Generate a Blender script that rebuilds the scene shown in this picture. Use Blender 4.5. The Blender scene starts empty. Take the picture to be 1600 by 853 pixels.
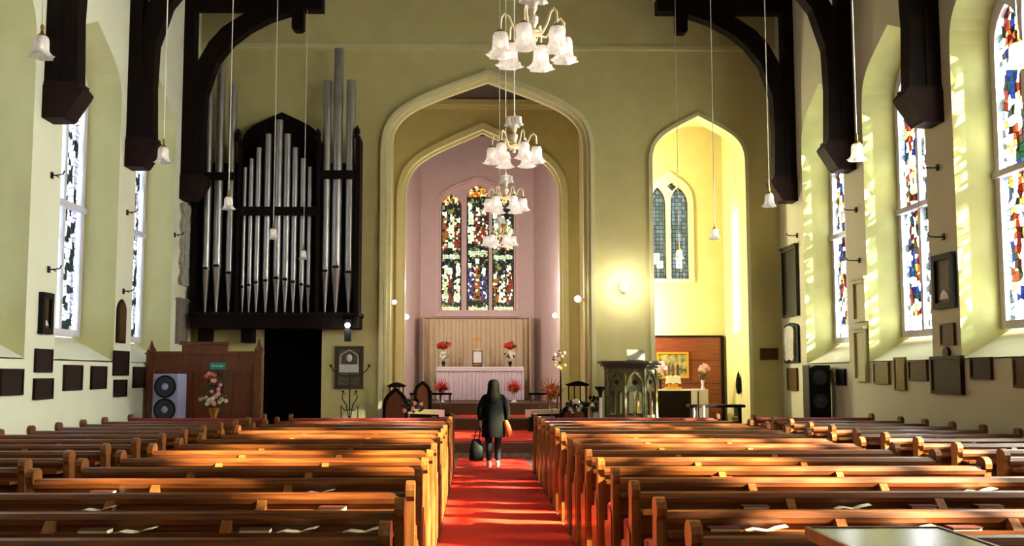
import bpy, bmesh, math, random
from mathutils import Vector, Matrix, Euler, noise
from mathutils.geometry import tessellate_polygon

random.seed(7)
PI = math.pi
scn = bpy.context.scene
COL = scn.collection

# ------------------------------------------------------------------ camera
FPX = 1500.0; EYE = 1.73
PITCH = math.atan(0.083); YAW = math.radians(1.05)
AX = 745 + FPX * math.tan(YAW); AY = 585 - FPX * 0.083
cd = bpy.data.cameras.new('camera'); cam = bpy.data.objects.new('camera', cd); COL.objects.link(cam)
cam.location = (0, 0, EYE); cam.rotation_euler = (PI/2 + PITCH, 0, -YAW)
cd.sensor_width = 36; cd.lens = FPX / 1600 * 36
cd.shift_x = (800 - AX) / 1600; cd.shift_y = (AY - 426.5) / 1600
cd.clip_start = 0.05; cd.clip_end = 300
scn.camera = cam
RM = Euler((PI/2 + PITCH, 0, -YAW)).to_matrix()
def ray(px, py): return RM @ Vector(((px - AX) / FPX, -(py - AY) / FPX, -1))
def hy(px, py, Y):
    d = ray(px, py); return Vector((0, 0, EYE)) + d * (Y / d.y)
def hx(px, py, X):
    d = ray(px, py); return Vector((0, 0, EYE)) + d * (X / d.x)

# ------------------------------------------------------------------ world, sun, exposure
w = bpy.data.worlds.new('sky'); scn.world = w; w.use_nodes = True
bg = w.node_tree.nodes['Background']; bg.inputs[0].default_value = (0.96, 0.975, 1.0, 1); bg.inputs[1].default_value = 19.0
_n = w.node_tree.nodes; _l = w.node_tree.links      # overcast sky, brighter on the sun's side
_tc = _n.new('ShaderNodeTexCoord'); _sx = _n.new('ShaderNodeSeparateXYZ'); _mr = _n.new('ShaderNodeMapRange')
_l.new(_tc.outputs['Generated'], _sx.inputs[0]); _l.new(_sx.outputs['X'], _mr.inputs['Value'])
_mr.inputs['From Min'].default_value = -1; _mr.inputs['From Max'].default_value = 1
_mr.inputs['To Min'].default_value = 8; _mr.inputs['To Max'].default_value = 46
_l.new(_mr.outputs[0], bg.inputs[1])
def lamp(name, kind, loc, energy, color=(1, 1, 1), **kw):
    l = bpy.data.lights.new(name, kind); l.energy = energy; l.color = color
    for k, v in kw.items(): setattr(l, k, v)
    o = bpy.data.objects.new(name, l); COL.objects.link(o); o.location = loc
    return o
sun = lamp('sun', 'SUN', (20, -5, 15), 150, (1.0, 0.9, 0.7), angle=0.025)
SUND = Vector((-1, 0.33, -0.585)).normalized()
sun.rotation_euler = SUND.to_track_quat('-Z', 'Y').to_euler()
def portal(loc, d, sx, sy):
    o = lamp('window_portal', 'AREA', loc, 1, shape='RECTANGLE', size=sx, size_y=sy)
    o.data.cycles.is_portal = True
    o.rotation_euler = Vector(d).to_track_quat('-Z', 'Z').to_euler()
scn.view_settings.view_transform = 'Standard'; scn.view_settings.look = 'None'
scn.view_settings.gamma = 1; scn.view_settings.use_curve_mapping = False
scn.view_settings.exposure = 0.3
scn.cycles.use_denoising = True
scn.cycles.max_bounces = 9; scn.cycles.diffuse_bounces = 6; scn.cycles.transparent_max_bounces = 12
scn.cycles.sample_clamp_indirect = 6; scn.cycles.caustics_reflective = False; scn.cycles.caustics_refractive = False

# ------------------------------------------------------------------ materials
def S(r, g, b):
    f = lambda c: ((c/255 + 0.055) / 1.055) ** 2.4 if c > 10 else c/255/12.92
    return (f(r), f(g), f(b), 1)
MATS = {}
def mat(name, col, rough=0.7, metal=0.0, noise_amt=0.0, scale=6.0, stretch=(1, 1, 1), col2=None, spec=0.4, bump=0.0, emit=None, estr=0, coat=0):
    if name in MATS: return MATS[name]
    m = bpy.data.materials.new(name); m.use_nodes = True; nt = m.node_tree; b = nt.nodes['Principled BSDF']
    b.inputs['Base Color'].default_value = col; b.inputs['Roughness'].default_value = rough
    b.inputs['Metallic'].default_value = metal; b.inputs['Specular IOR Level'].default_value = spec
    if coat: b.inputs['Coat Weight'].default_value = coat; b.inputs['Coat Roughness'].default_value = 0.2
    if emit: b.inputs['Emission Color'].default_value = emit; b.inputs['Emission Strength'].default_value = estr
    tc = nt.nodes.new('ShaderNodeTexCoord'); mp = nt.nodes.new('ShaderNodeMapping'); mp.inputs['Scale'].default_value = stretch
    n = nt.nodes.new('ShaderNodeTexNoise'); n.inputs['Scale'].default_value = scale; n.inputs['Detail'].default_value = 5
    nt.links.new(tc.outputs['Object'], mp.inputs[0]); nt.links.new(mp.outputs[0], n.inputs['Vector'])
    c2 = col2 or tuple(c * (1 - noise_amt) for c in col[:3]) + (1,)
    cr = nt.nodes.new('ShaderNodeValToRGB'); cr.color_ramp.elements[0].position = 0.36; cr.color_ramp.elements[1].position = 0.64
    cr.color_ramp.elements[0].color = c2; cr.color_ramp.elements[1].color = col
    nt.links.new(n.outputs['Fac'], cr.inputs[0]); nt.links.new(cr.outputs[0], b.inputs['Base Color'])
    if bump:
        bp = nt.nodes.new('ShaderNodeBump'); bp.inputs['Strength'].default_value = bump; bp.inputs['Distance'].default_value = 0.02
        nt.links.new(n.outputs['Fac'], bp.inputs['Height']); nt.links.new(bp.outputs[0], b.inputs['Normal'])
    MATS[name] = m; return m
def wood(name, c1, c2, rough=0.35, axis=0, spec=0.5):
    st = [14, 14, 14]; st[axis] = 0.7
    return mat(name, c1, rough, col2=c2, scale=3.0, stretch=tuple(st), spec=spec, bump=0.05)

W_EAST = mat('cream_yellow_plaster', (0.61, 0.545, 0.245, 1), 0.75, noise_amt=0.08, scale=2.2, bump=0.15)
W_SIDE = mat('pale_cream_plaster', (0.80, 0.79, 0.63, 1), 0.7, noise_amt=0.05, scale=1.5, bump=0.12)
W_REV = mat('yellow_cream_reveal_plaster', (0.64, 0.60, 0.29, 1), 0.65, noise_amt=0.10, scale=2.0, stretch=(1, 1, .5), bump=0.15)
W_MOULD = mat('cream_moulding_paint', (0.72, 0.68, 0.38, 1), 0.6, noise_amt=0.05)
W_SIDE_SHADED = mat('shaded_cream_plaster', (0.60, 0.57, 0.38, 1), 0.7, noise_amt=0.05, scale=1.5, bump=0.12)  # side wall cream made darker: the right wall's shade is in the colour
W_REV_DARKENED = mat('darkened_yellow_reveal_plaster', (0.40, 0.375, 0.13, 1), 0.6, noise_amt=0.15, scale=2.0, bump=0.15)  # yellow reveal paint, its colour darkened to offset strong window light
W_PINK = mat('pink_plaster', S(216, 192, 190), 0.8, noise_amt=0.05, scale=3)
W_PINKL = mat('pale_pink_stone', S(226, 196, 196), 0.7, noise_amt=0.06)
FRAME = mat('lavender_white_stone', S(222, 216, 234), 0.6, noise_amt=0.06)
PEW = wood('honey_oak', (0.165, 0.046, 0.009, 1), (0.068, 0.016, 0.004, 1), 0.33)
PEWEND = wood('honey_oak_upright', (0.22, 0.076, 0.018, 1), (0.11, 0.034, 0.008, 1), 0.3, axis=2)
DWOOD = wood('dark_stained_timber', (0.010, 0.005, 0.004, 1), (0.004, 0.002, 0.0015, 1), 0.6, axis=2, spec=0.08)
BROWN = wood('brown_mahogany', S(112, 56, 28), S(76, 34, 18), 0.35, axis=2)
PANEL = wood('red_brown_panel', S(116, 54, 24), S(84, 36, 16), 0.35, axis=0)
CEILW = wood('dark_ceiling_boards', (0.05, 0.024, 0.012, 1), (0.02, 0.01, 0.006, 1), 0.6, axis=0)
FLOORM = wood('floor_boards', S(92, 58, 36), S(64, 40, 26), 0.5, axis=1)
CARPET = mat('red_carpet', (0.60, 0.028, 0.012, 1), 0.9, noise_amt=0.16, scale=60, spec=0.1, bump=0.2)
_b = CARPET.node_tree.nodes['Principled BSDF']; _b.inputs['Sheen Weight'].default_value = 0.0; _b.inputs['Sheen Roughness'].default_value = 0.5
REDCL = mat('dark_red_cloth', (0.22, 0.015, 0.014, 1), 0.7, noise_amt=0.2, scale=20)
STONE = mat('grey_stone', S(128, 122, 108), 0.8, noise_amt=0.35, scale=14)
STEPB = mat('brown_tiled_riser', S(92, 62, 40), 0.6, noise_amt=0.6, scale=30)
TIN = mat('silver_grey_pipe_metal', S(186, 182, 184), 0.34, metal=0.85, noise_amt=0.12, scale=4)
BRASS = mat('brass', S(196, 150, 62), 0.3, metal=0.9)
IRON = mat('black_iron', S(22, 20, 20), 0.5, metal=0.4)
WHITEM = mat('white_painted_metal', S(216, 214, 205), 0.4)
RODD = mat('dull_steel_wire', S(92, 88, 74), 0.5, metal=0.5)
BLACK = mat('black_plastic', S(12, 12, 14), 0.6, spec=.15)
COAT = mat('black_coat_cloth', S(12, 13, 14), 0.9, spec=.1, noise_amt=0.5, scale=20)
HAIR = mat('black_hair', S(10, 8, 8), 0.7, spec=.1, noise_amt=0.4, scale=50, stretch=(1, 1, .1))
JEANS = mat('dark_blue_denim', S(22, 27, 38), 0.9, noise_amt=0.3, scale=30)
SKIN = mat('skin', S(190, 138, 112), 0.55)
PINKSH = mat('pale_pink_shoe', S(214, 170, 196), 0.6)
GREYSH = mat('grey_shoe_sole', S(150, 140, 128), 0.6)
ORANGE = mat('orange_red_cloth', (0.75, 0.10, 0.015, 1), 0.7, noise_amt=0.2)
PINKPAD = mat('rose_pink_wool', S(214, 96, 96), 0.9, noise_amt=0.15, scale=30)
PAPER = mat('cream_paper', S(232, 222, 196), 0.8, noise_amt=0.05)
LINEN = mat('white_linen', S(230, 224, 222), 0.8, noise_amt=0.03)
SATIN = mat('mauve_white_satin', S(222, 204, 214), 0.42, noise_amt=0.08, scale=8, spec=0.6)
CREAMC = mat('cream_curtain_cloth', S(226, 206, 176), 0.85, noise_amt=0.06, scale=10)
PULP = mat('grey_green_carved_stone', S(112, 106, 74), 0.75, noise_amt=0.4, scale=16)
SPKG = mat('lavender_grey_cabinet', S(150, 152, 190), 0.5)
SPKD = mat('dark_grey_cone', S(40, 42, 56), 0.6)
PLQ = mat('dark_bronze_plaque', S(44, 28, 24), 0.6, spec=.12, noise_amt=0.4, scale=26)
PLQB = mat('brown_brass_plaque', S(84, 60, 26), 0.5, spec=.12, noise_amt=0.35, scale=26)
PLQG = mat('gilt_brass_plaque', S(128, 108, 38), 0.45, spec=.12, noise_amt=0.3, scale=26)
MARB = mat('pale_marble', S(186, 182, 166), 0.5, noise_amt=0.35, scale=16)
CREAMST = mat('pale_cream_stone', S(190, 184, 124), 0.6, noise_amt=0.12, scale=9)
LEAF = mat('green_leaves', S(44, 84, 30), 0.6, noise_amt=0.4, scale=30)
DLEAF = mat('dark_green_leaves', S(18, 34, 18), 0.6, noise_amt=0.4, scale=30)
FRED = mat('red_petals', S(196, 48, 34), 0.6, noise_amt=0.2, scale=30)
FPINK = mat('pink_petals', S(236, 170, 168), 0.6, noise_amt=0.15, scale=30)
FWHITE = mat('white_petals', S(240, 236, 214), 0.6, noise_amt=0.1, scale=30)
FYEL = mat('yellow_petals', S(216, 160, 48), 0.6, noise_amt=0.3, scale=30)
TEAL = mat('teal_board', S(36, 150, 138), 0.5)
GOLD = mat('gold_leaf', S(224, 158, 46), 0.35, metal=0.6)
STEELT = mat('grey_polished_top', S(118, 120, 92), 0.22, noise_amt=0.25, scale=1.6, stretch=(5, .6, 1), spec=0.8)
BULB = mat('lit_bulb', (1, 1, 1, 1), 0.5, emit=(1, 0.9, 0.7, 1), estr=2)
GLOBE = mat('lit_glass_globe', (1, 1, 1, 1), 0.4, emit=(1, 0.95, 0.82, 1), estr=3.2)

def glass_shade():
    m = bpy.data.materials.new('frosted_white_glass'); m.use_nodes = True; nt = m.node_tree; b = nt.nodes['Principled BSDF']
    b.inputs['Base Color'].default_value = (0.93, 0.92, 0.95, 1); b.inputs['Roughness'].default_value = 0.25
    tr = nt.nodes.new('ShaderNodeBsdfTranslucent'); tr.inputs[0].default_value = (0.95, 0.94, 0.96, 1)
    t = nt.nodes.new('ShaderNodeBsdfTransparent')
    n = nt.nodes.new('ShaderNodeTexVoronoi'); n.inputs['Scale'].default_value = 55
    tc = nt.nodes.new('ShaderNodeTexCoord'); nt.links.new(tc.outputs['Object'], n.inputs['Vector'])
    m1 = nt.nodes.new('ShaderNodeMixShader'); m1.inputs[0].default_value = 0.45
    m2 = nt.nodes.new('ShaderNodeMixShader')
    mm = nt.nodes.new('ShaderNodeMath'); mm.operation = 'MULTIPLY'; mm.inputs[1].default_value = 0.30
    nt.links.new(n.outputs['Distance'], mm.inputs[0]); nt.links.new(mm.outputs[0], m2.inputs[0])
    nt.links.new(b.outputs[0], m1.inputs[1]); nt.links.new(tr.outputs[0], m1.inputs[2])
    nt.links.new(m1.outputs[0], m2.inputs[1]); nt.links.new(t.outputs[0], m2.inputs[2])
    nt.links.new(m2.outputs[0], nt.nodes['Material Output'].inputs[0]); return m
SHADE = glass_shade()
def stained():
    m = bpy.data.materials.new('stained_glass'); m.use_nodes = True; nt = m.node_tree
    for n in list(nt.nodes):
        if n.type == 'BSDF_PRINCIPLED': nt.nodes.remove(n)
    a = nt.nodes.new('ShaderNodeVertexColor'); a.layer_name = 'glass'
    t = nt.nodes.new('ShaderNodeBsdfTransparent'); g = nt.nodes.new('ShaderNodeBsdfGlossy'); g.inputs['Roughness'].default_value = 0.15
    mx = nt.nodes.new('ShaderNodeMixShader'); mx.inputs[0].default_value = 0.03
    nt.links.new(a.outputs[0], t.inputs[0]); nt.links.new(t.outputs[0], mx.inputs[1]); nt.links.new(g.outputs[0], mx.inputs[2])
    nt.links.new(mx.outputs[0], nt.nodes['Material Output'].inputs[0]); return m
STAIN = stained()
LEAD = mat('lead_came', S(24, 24, 26), 0.6)

# ------------------------------------------------------------------ mesh builder
class MB:
    def __init__(s): s.bm = bmesh.new()
    def box(s, x0, x1, y0, y1, z0, z1, bev=0.0):
        vs = [s.bm.verts.new((x, y, z)) for x in (x0, x1) for y in (y0, y1) for z in (z0, z1)]
        fs = [s.bm.faces.new([vs[i] for i in q]) for q in ((0, 1, 3, 2), (4, 6, 7, 5), (0, 4, 5, 1), (2, 3, 7, 6), (0, 2, 6, 4), (1, 5, 7, 3))]
        if bev:
            es = list({e for f in fs for e in f.edges})
            bmesh.ops.bevel(s.bm, geom=es, offset=bev, segments=2, affect='EDGES', profile=0.5)
        return s
    def tube(s, pts, r, n=8, caps=True):
        pts = [Vector(p) for p in pts]; rs = r if isinstance(r, (list, tuple)) else [r] * len(pts)
        rings = []; up = None
        for i, p in enumerate(pts):
            d = (pts[min(i+1, len(pts)-1)] - pts[max(i-1, 0)]).normalized()
            a = up if up is not None and abs(up.dot(d)) < .95 else (Vector((0, 0, 1)) if abs(d.z) < .9 else Vector((1, 0, 0)))
            u = (a - d * a.dot(d)).normalized(); v = d.cross(u); up = u
            rings.append([s.bm.verts.new(p + (u * math.cos(2*PI*k/n) + v * math.sin(2*PI*k/n)) * rs[i]) for k in range(n)])
        for a, b in zip(rings, rings[1:]):
            for k in range(n): s.bm.faces.new((a[k], a[(k+1) % n], b[(k+1) % n], b[k]))
        if caps:
            s.bm.faces.new(rings[0][::-1]); s.bm.faces.new(rings[-1])
        return s
    def lathe(s, prof, c=(0, 0, 0), n=16, wave=0.0, k=6, sq=1.0):
        c = Vector(c); rings = []
        for j, pr in enumerate(prof):
            r, z = pr[0], pr[1]; wv = pr[2] if len(pr) > 2 else 0
            rings.append([s.bm.verts.new(c + Vector((math.cos(2*PI*i/n) * r * (1 + wv * math.cos(k*2*PI*i/n)), sq * math.sin(2*PI*i/n) * r * (1 + wv * math.cos(k*2*PI*i/n)), z + wv * .25 * r * math.cos(k*2*PI*i/n)))) for i in range(n)])
        for a, b in zip(rings, rings[1:]):
            for i in range(n): s.bm.faces.new((a[i], a[(i+1) % n], b[(i+1) % n], b[i]))
        return s
    def cap(s):
        bmesh.ops.holes_fill(s.bm, edges=[e for e in s.bm.edges if e.is_boundary], sides=64); return s
    def loft(s, rings, n=20):      # (cx, cy, z, rx, ry)
        rr = [[s.bm.verts.new((cx + rx*math.cos(2*PI*i/n), cy + ry*math.sin(2*PI*i/n), z)) for i in range(n)] for cx, cy, z, rx, ry in rings]
        for a, b in zip(rr, rr[1:]):
            for i in range(n): s.bm.faces.new((a[i], a[(i+1) % n], b[(i+1) % n], b[i]))
        s.bm.faces.new(rr[0][::-1]); s.bm.faces.new(rr[-1]); return s
    def ball(s, c, r, sc=(1, 1, 1), seg=12, rings=8):
        m = Matrix.Translation(c) @ Matrix.Diagonal((r*sc[0], r*sc[1], r*sc[2], 1))
        bmesh.ops.create_uvsphere(s.bm, u_segments=seg, v_segments=rings, radius=1, matrix=m); return s
    def plate(s, loops, t0, t1, f, holemat=0):
        """loops of (u,v): outline then holes; f(u,v,t) gives the point"""
        flat = [p for l in loops for p in l]
        tri = tessellate_polygon([[Vector((p[0], p[1], 0)) for p in l] for l in loops])
        a = [s.bm.verts.new(f(p[0], p[1], t0)) for p in flat]; b = [s.bm.verts.new(f(p[0], p[1], t1)) for p in flat]
        for t in tri:
            if len(set(t)) < 3: continue
            try: s.bm.faces.new([a[i] for i in t]); s.bm.faces.new([b[i] for i in t][::-1])
            except ValueError: pass
        o = 0
        for l in loops:
            n = len(l)
            for i in range(n):
                j = (i+1) % n; fc = s.bm.faces.new((a[o+i], a[o+j], b[o+j], b[o+i])); fc.material_index = holemat if l is not loops[0] else 0
            o += n
        return s
    def build(s, name, m, parent=None, smooth=False, loc=None):
        bmesh.ops.recalc_face_normals(s.bm, faces=s.bm.faces)
        me = bpy.data.meshes.new(name); s.bm.to_mesh(me); s.bm.free()
        for x in (m if isinstance(m, (list, tuple)) else [m]): me.materials.append(x)
        if smooth:
            for p in me.polygons: p.use_smooth = True
            try: me.set_sharp_from_angle(angle=math.radians(45))
            except Exception: pass
        o = bpy.data.objects.new(name, me); COL.objects.link(o)
        if parent is not None: o.parent = parent
        if loc is not None: o.location = loc
        return o
FXZ = lambda u, v, t: Vector((u, t, v))       # wall facing along Y
FYZ = lambda u, v, t: Vector((t, u, v))       # wall facing along X
FXY = lambda u, v, t: Vector((u, v, t))
def rect(u0, u1, v0, v1): return [(u0, v0), (u1, v0), (u1, v1), (u0, v1)]
def bez(p0, p1, p2, p3, n):
    out = []
    for i in range(n + 1):
        t = i / n; a = (1-t)**3; b = 3*t*(1-t)**2; c = 3*t*t*(1-t); d = t**3
        out.append((a*p0[0]+b*p1[0]+c*p2[0]+d*p3[0], a*p0[1]+b*p1[1]+c*p2[1]+d*p3[1]))
    return out
def arch(u0, u1, v0, vs, va, n=12, ua=None):
    um = (u0 + u1) / 2 if ua is None else ua; h = va - vs
    L = bez((u0, vs), (u0 + .02*(um-u0), vs + .54*h), (u0 + .29*(um-u0), vs + .62*h), (um, va), n)
    R = bez((u1, vs), (u1 - .02*(u1-um), vs + .54*h), (u1 - .29*(u1-um), vs + .62*h), (um, va), n)[::-1]
    return [(u0, v0)] + L + R[1:] + [(u1, v0)]
def lancet(u0, u1, v0, vs, va, n=6):
    um = (u0+u1)/2; h = va - vs
    L = bez((u0, vs), (u0, vs+.5*h), (u0+.5*(um-u0), vs+.85*h), (um, va), n)
    R = [(2*um - p[0], p[1]) for p in L][::-1]
    return [(u0, v0)] + L + R[1:] + [(u1, v0)]
def thing(name, label, cat, loc=(0, 0, 0), rz=0, group=None):
    o = bpy.data.objects.new(name, None); COL.objects.link(o); o.empty_display_size = 0.1
    o.location = loc; o.rotation_euler = (0, 0, rz); o['label'] = label; o['category'] = cat
    if group: o['group'] = group
    return o
def tag(o, label, cat, group=None):
    o['label'] = label; o['category'] = cat
    if group: o['group'] = group
    return o
def struct(o): o['kind'] = 'structure'; return o
def dup(root, loc, label=None, rz=None):
    r = root.copy(); COL.objects.link(r); r.location = loc
    if rz is not None: r.rotation_euler = (0, 0, rz)
    if label: r['label'] = label
    for ch in list(root.children):
        c = ch.copy(); COL.objects.link(c); c.parent = r
        for g in list(ch.children):
            d = g.copy(); COL.objects.link(d); d.parent = c
    return r

# ------------------------------------------------------------------ setting
XL, XR, YE, CX = -6.6, 7.2, 22.5, 0.3
TH = 0.78
struct(MB().box(XL-TH, XR+TH, -4, 20.2, -0.2, 0).build('floor', FLOORM))
RISE = 0.33
struct(MB().box(XL-TH, XR+TH, 20.2, 25.0, -0.2, 0.0).box(-0.9, 1.7, 20.2, 24.5, 0.0, RISE-.02).build('floor_chancel', STEPB))
struct(MB().box(-.95, 1.75, 20.17, 20.2, 0.0, 0.10).build('trim_1', STONE))
struct(MB().box(3.4, 7.6, 22.95, 25.2, 0, 0.30).build('floor_chapel', STEPB))
struct(MB().box(-2.6, 3.1, 24.5, 26.5, 0.0, 0.62).box(-2.6, 3.1, 26.5, 31.4, 0.0, 0.94).box(-2.6, 3.1, 24.46, 24.5, .56, .62).build('floor_sanctuary', STEPB))

# side walls with window recesses
LWIN = [(18.45, 20.8), (15.15, 17.6), (11.75, 14.15), (8.4, 10.8), (5.05, 7.45), (1.7, 4.1)]
RWIN = [(18.45, 20.85), (15.05, 17.5), (11.7, 14.15), (8.4, 10.8), (5.0, 7.4), (3.1, 4.1)]  # last window is unseen, made narrow to keep sun off the nearest pews
ZS, ZT, ZSP, ZA = 1.97, 2.4, 6.75, 7.85
def side_wall(name, wins, xi, xo):
    holes = [arch(a, b, ZS, ZSP, ZA, 8) for a, b in wins]
    struct(MB().plate([rect(-4, YE+.45, 0, 10.9)] + holes, xi, xo, FYZ, 1).build(name, [W_SIDE, W_REV] if xi < 0 else [W_SIDE_SHADED, W_REV_DARKENED]))
    for k, (a, b) in enumerate(wins):
        struct(MB().plate([[(xi, ZS), (xo, ZT), (xo, ZS-.02), (xi, ZS-.02)]], a+.002, b-.002, lambda u, v, t: Vector((u, t, v))).build('trim_2', W_SIDE if xi < 0 else W_SIDE_SHADED))
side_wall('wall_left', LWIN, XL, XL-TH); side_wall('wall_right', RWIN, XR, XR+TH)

def glass_panel(name, u0, u1, v0, v1, cell, colf, f, t, parent, seed=0, lead=0.07, jit=.42, gain=1.0):
    rnd = random.Random(seed); nu = max(2, round((u1-u0)/cell)); nv = max(2, round((v1-v0)/cell/1.15))
    P = [[(u0+(u1-u0)*(i + (rnd.uniform(-jit, jit) if 0 < i < nu else 0))/nu, v0+(v1-v0)*(j + (rnd.uniform(-jit, jit) if 0 < j < nv else 0))/nv) for j in range(nv+1)] for i in range(nu+1)]
    bm = bmesh.new(); lay = bm.loops.layers.color.new('glass')
    V = [[bm.verts.new(f(p[0], p[1], t)) for p in c] for c in P]
    for i in range(nu):
        for j in range(nv):
            q = [P[i][j], P[i+1][j], P[i+1][j+1], P[i][j+1]]; cx = sum(p[0] for p in q)/4; cy = sum(p[1] for p in q)/4
            o = [V[i][j], V[i+1][j], V[i+1][j+1], V[i][j+1]]
            n_ = [bm.verts.new(f(p[0]+(cx-p[0])*lead*2, p[1]+(cy-p[1])*lead*2, t)) for p in q]
            c = [x*gain for x in colf((cx-u0)/(u1-u0), (cy-v0)/(v1-v0), rnd)]
            fc = bm.faces.new(n_); fc.material_index = 0
            for l in fc.loops: l[lay] = (c[0], c[1], c[2], 1)
            for k in range(4):
                e = bm.faces.new((o[k], o[(k+1) % 4], n_[(k+1) % 4], n_[k])); e.material_index = 1
    me = bpy.data.meshes.new(name); bm.to_mesh(me); bm.free(); me.materials.append(STAIN); me.materials.append(LEAD)
    ob = bpy.data.objects.new(name, me); COL.objects.link(ob); ob.parent = parent
    return ob
PALE = [(.95, .95, .9), (.85, .95, .85), (.95, .9, .75), (.8, .88, .95), (.3, .32, .25), (.5, .5, .38)]
def right_col(seed):
    def f(u, v, r):
        n1 = noise.noise(Vector((u*2.6 + seed*7, v*11, seed))) + r.uniform(-.12, .12); n2 = noise.noise(Vector((u*4 + 31 + seed, v*17, 5)))
        if u < .12 or u > .88: return r.choice([(.5, .55, .55), (.2, .26, .28), (.1, .14, .12), (.7, .72, .7)])
        if v < .06: return r.choice(PALE)
        if n1 > .2: return r.choice([(.10, .008, .005), (.16, .024, .008), (.06, .004, .004), (.2, .07, .02), (.3, .25, .12)])
        if n1 < -.24: return r.choice([(.006, .012, .10), (.014, .03, .13), (.008, .06, .02), (.05, .07, .12)])
        if n2 > .14: return r.choice([(.003, .004, .005), (.006, .014, .007), (.02, .004, .003), (.05, .05, .04)])
        return r.choice(PALE + [(.35, .22, .06)])
    return f
def left_col(u, v, r):
    if u < .14 or u > .86: return r.choice([(.6, .66, .7), (.5, .58, .56)])
    n1 = noise.noise(Vector((u*3, v*22, 2)))
    if n1 > .12: return r.choice([(.012, .03, .028), (.01, .022, .016), (.03, .04, .045)])
    return r.choice([(.34, .36, .4), (.32, .34, .34), (.4, .4, .42)])
def plain_col(u, v, r): return r.choice([(.9, .9, .85), (.8, .84, .8), (.85, .85, .7)])
def side_window(idx, a, b, x, sgn, colf, seen):
    W = struct(MB().plate([arch(a+.005, b-.005, ZT, ZSP, ZA-.005, 8)] + side_lights(a, b), x, x+.16*sgn, FYZ).build('window_%d' % idx, FRAME))
    (MB().box(min(x-.05*sgn, x), max(x-.05*sgn, x), a+.01, b-.01, 4.66, 4.76)).build('transom', FRAME, W)
    L = lights_u(a, b)
    for k, (p, q) in enumerate(L):
        top = ZA-.35 if k == 1 else ZSP+.45
        glass_panel('pane', p-.015, q+.015, ZT+.1, top+.04, 0.085 if seen else 0.3, colf(idx*3+k) if colf is right_col else colf, FYZ, x+.08*sgn, W, seed=idx*10+k, gain=1.0 if (seen or x > 0) else .45)
    portal((x+.3*sgn, (a+b)/2, 4.9), (-sgn, 0, 0), b-a-.2, 5.2)
def lights_u(a, b):
    m, s = .14, .09; wd = (b-a-2*m-2*s)/3
    return [(a+m+k*(wd+s), a+m+k*(wd+s)+wd) for k in range(3)]
def side_lights(a, b):
    out = []
    for k, (p, q) in enumerate(lights_u(a, b)):
        top = ZA-.35 if k == 1 else ZSP+.45
        out.append(rect(p, q, ZT+.12, 4.66)); out.append(lancet(p, q, 4.76, top-.55, top))
    return out
n = 1
for k, (a, b) in enumerate(LWIN): side_window(n, a, b, XL-TH+.17, -1, left_col, k < 3); n += 1
for k, (a, b) in enumerate(RWIN): side_window(n, a, b, XR+TH-.17, 1, right_col if k < 3 else plain_col, k < 3); n += 1

# east wall
A1 = (hy(604, 500, YE).x, hy(919, 500, YE).x, hy(604, 228, YE).z, hy(760, 122, YE).z)
SA = (hy(1021, 400, YE).x, hy(1166, 400, YE).x, hy(1021, 252, YE).z, hy(1095, 182, YE).z)
DO = (hy(405, 600, YE).x, hy(502, 600, YE).x, hy(450, 508, YE).z)
YB = YE + .45
gable = [(XL-TH, 0), (XR+TH, 0), (XR+TH, 10.9), (CX, 15.6), (XL-TH, 10.9)]
struct(MB().plate([gable, arch(A1[0], A1[1], 0.001, A1[2], A1[3]), arch(SA[0], SA[1], 0.001, SA[2], SA[3]), rect(DO[0], DO[1], 0.001, DO[2])], YE, YB, FXZ).build('wall_back', W_EAST))
struct(MB().box(XL, XR, YE-.05, YE-.001, 9.5, 9.56).box(XL, XR, YE-.03, YE-.001, 9.56, 9.62).build('trim_3', W_MOULD))
def band(u0, u1, zs, za, wd, y0, y1, name, m, pts=12, z0=0.0):
    o = arch(u0-wd, u1+wd, z0, zs, za+wd*1.15, pts, (u0+u1)/2); i = arch(u0, u1, z0, zs, za, pts)
    return struct(MB().plate([o + i[::-1]], y0, y1, FXZ).build(name, m))
band(A1[0]-.07, A1[1]+.07, A1[2], A1[3]+.07, .10, YE-.10, YE, 'trim_4', W_MOULD)
band(A1[0], A1[1], A1[2], A1[3], .06, YE-.05, YE-.001, 'trim_5', W_MOULD)
band(A1[0]+.08, A1[1]-.08, A1[2], A1[3]-.08, .08, YE+.08, YE+.2, 'trim_6', W_MOULD)
band(SA[0], SA[1], SA[2], SA[3], .09, YE-.06, YE-.001, 'trim_7', W_MOULD)
# chancel between the arches
Y2 = 25.6
A2 = (hy(628, 500, Y2).x, hy(879, 500, Y2).x, hy(628, 305, Y2).z, hy(753, 203, Y2).z)
cl, cr = A1[0]-.12, A1[1]+.12
zc1 = hy(760, 160, Y2).z + .05
struct(MB().box(cl-.3, cl, YB, Y2, 0, zc1).build('wall_chancel_left', W_EAST))
struct(MB().box(cr, cr+.3, YB, Y2, 0, zc1).build('wall_chancel_right', W_EAST))
struct(MB().box(cl-.3, cr+.3, YB, Y2, zc1, zc1+.2).build('ceiling_chancel', CEILW))
struct(MB().plate([rect(cl-.6, cr+.6, 0, zc1+1.2), arch(A2[0], A2[1], .001, A2[2], A2[3])], Y2, Y2+.35, FXZ).build('wall_sanctuary_arch', W_EAST))
struct(MB().box(cl, cr, Y2-.12, Y2, zc1-.14, zc1).box(cl, cr, Y2-.06, Y2, zc1-.24, zc1-.14).build('trim_8', W_MOULD))
band(A2[0], A2[1], A2[2], A2[3], .16, Y2-.10, Y2-.001, 'trim_9', W_MOULD)
band(A2[0]+.07, A2[1]-.07, A2[2], A2[3]-.07, .07, Y2+.08, Y2+.2, 'trim_10', W_MOULD)
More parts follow.
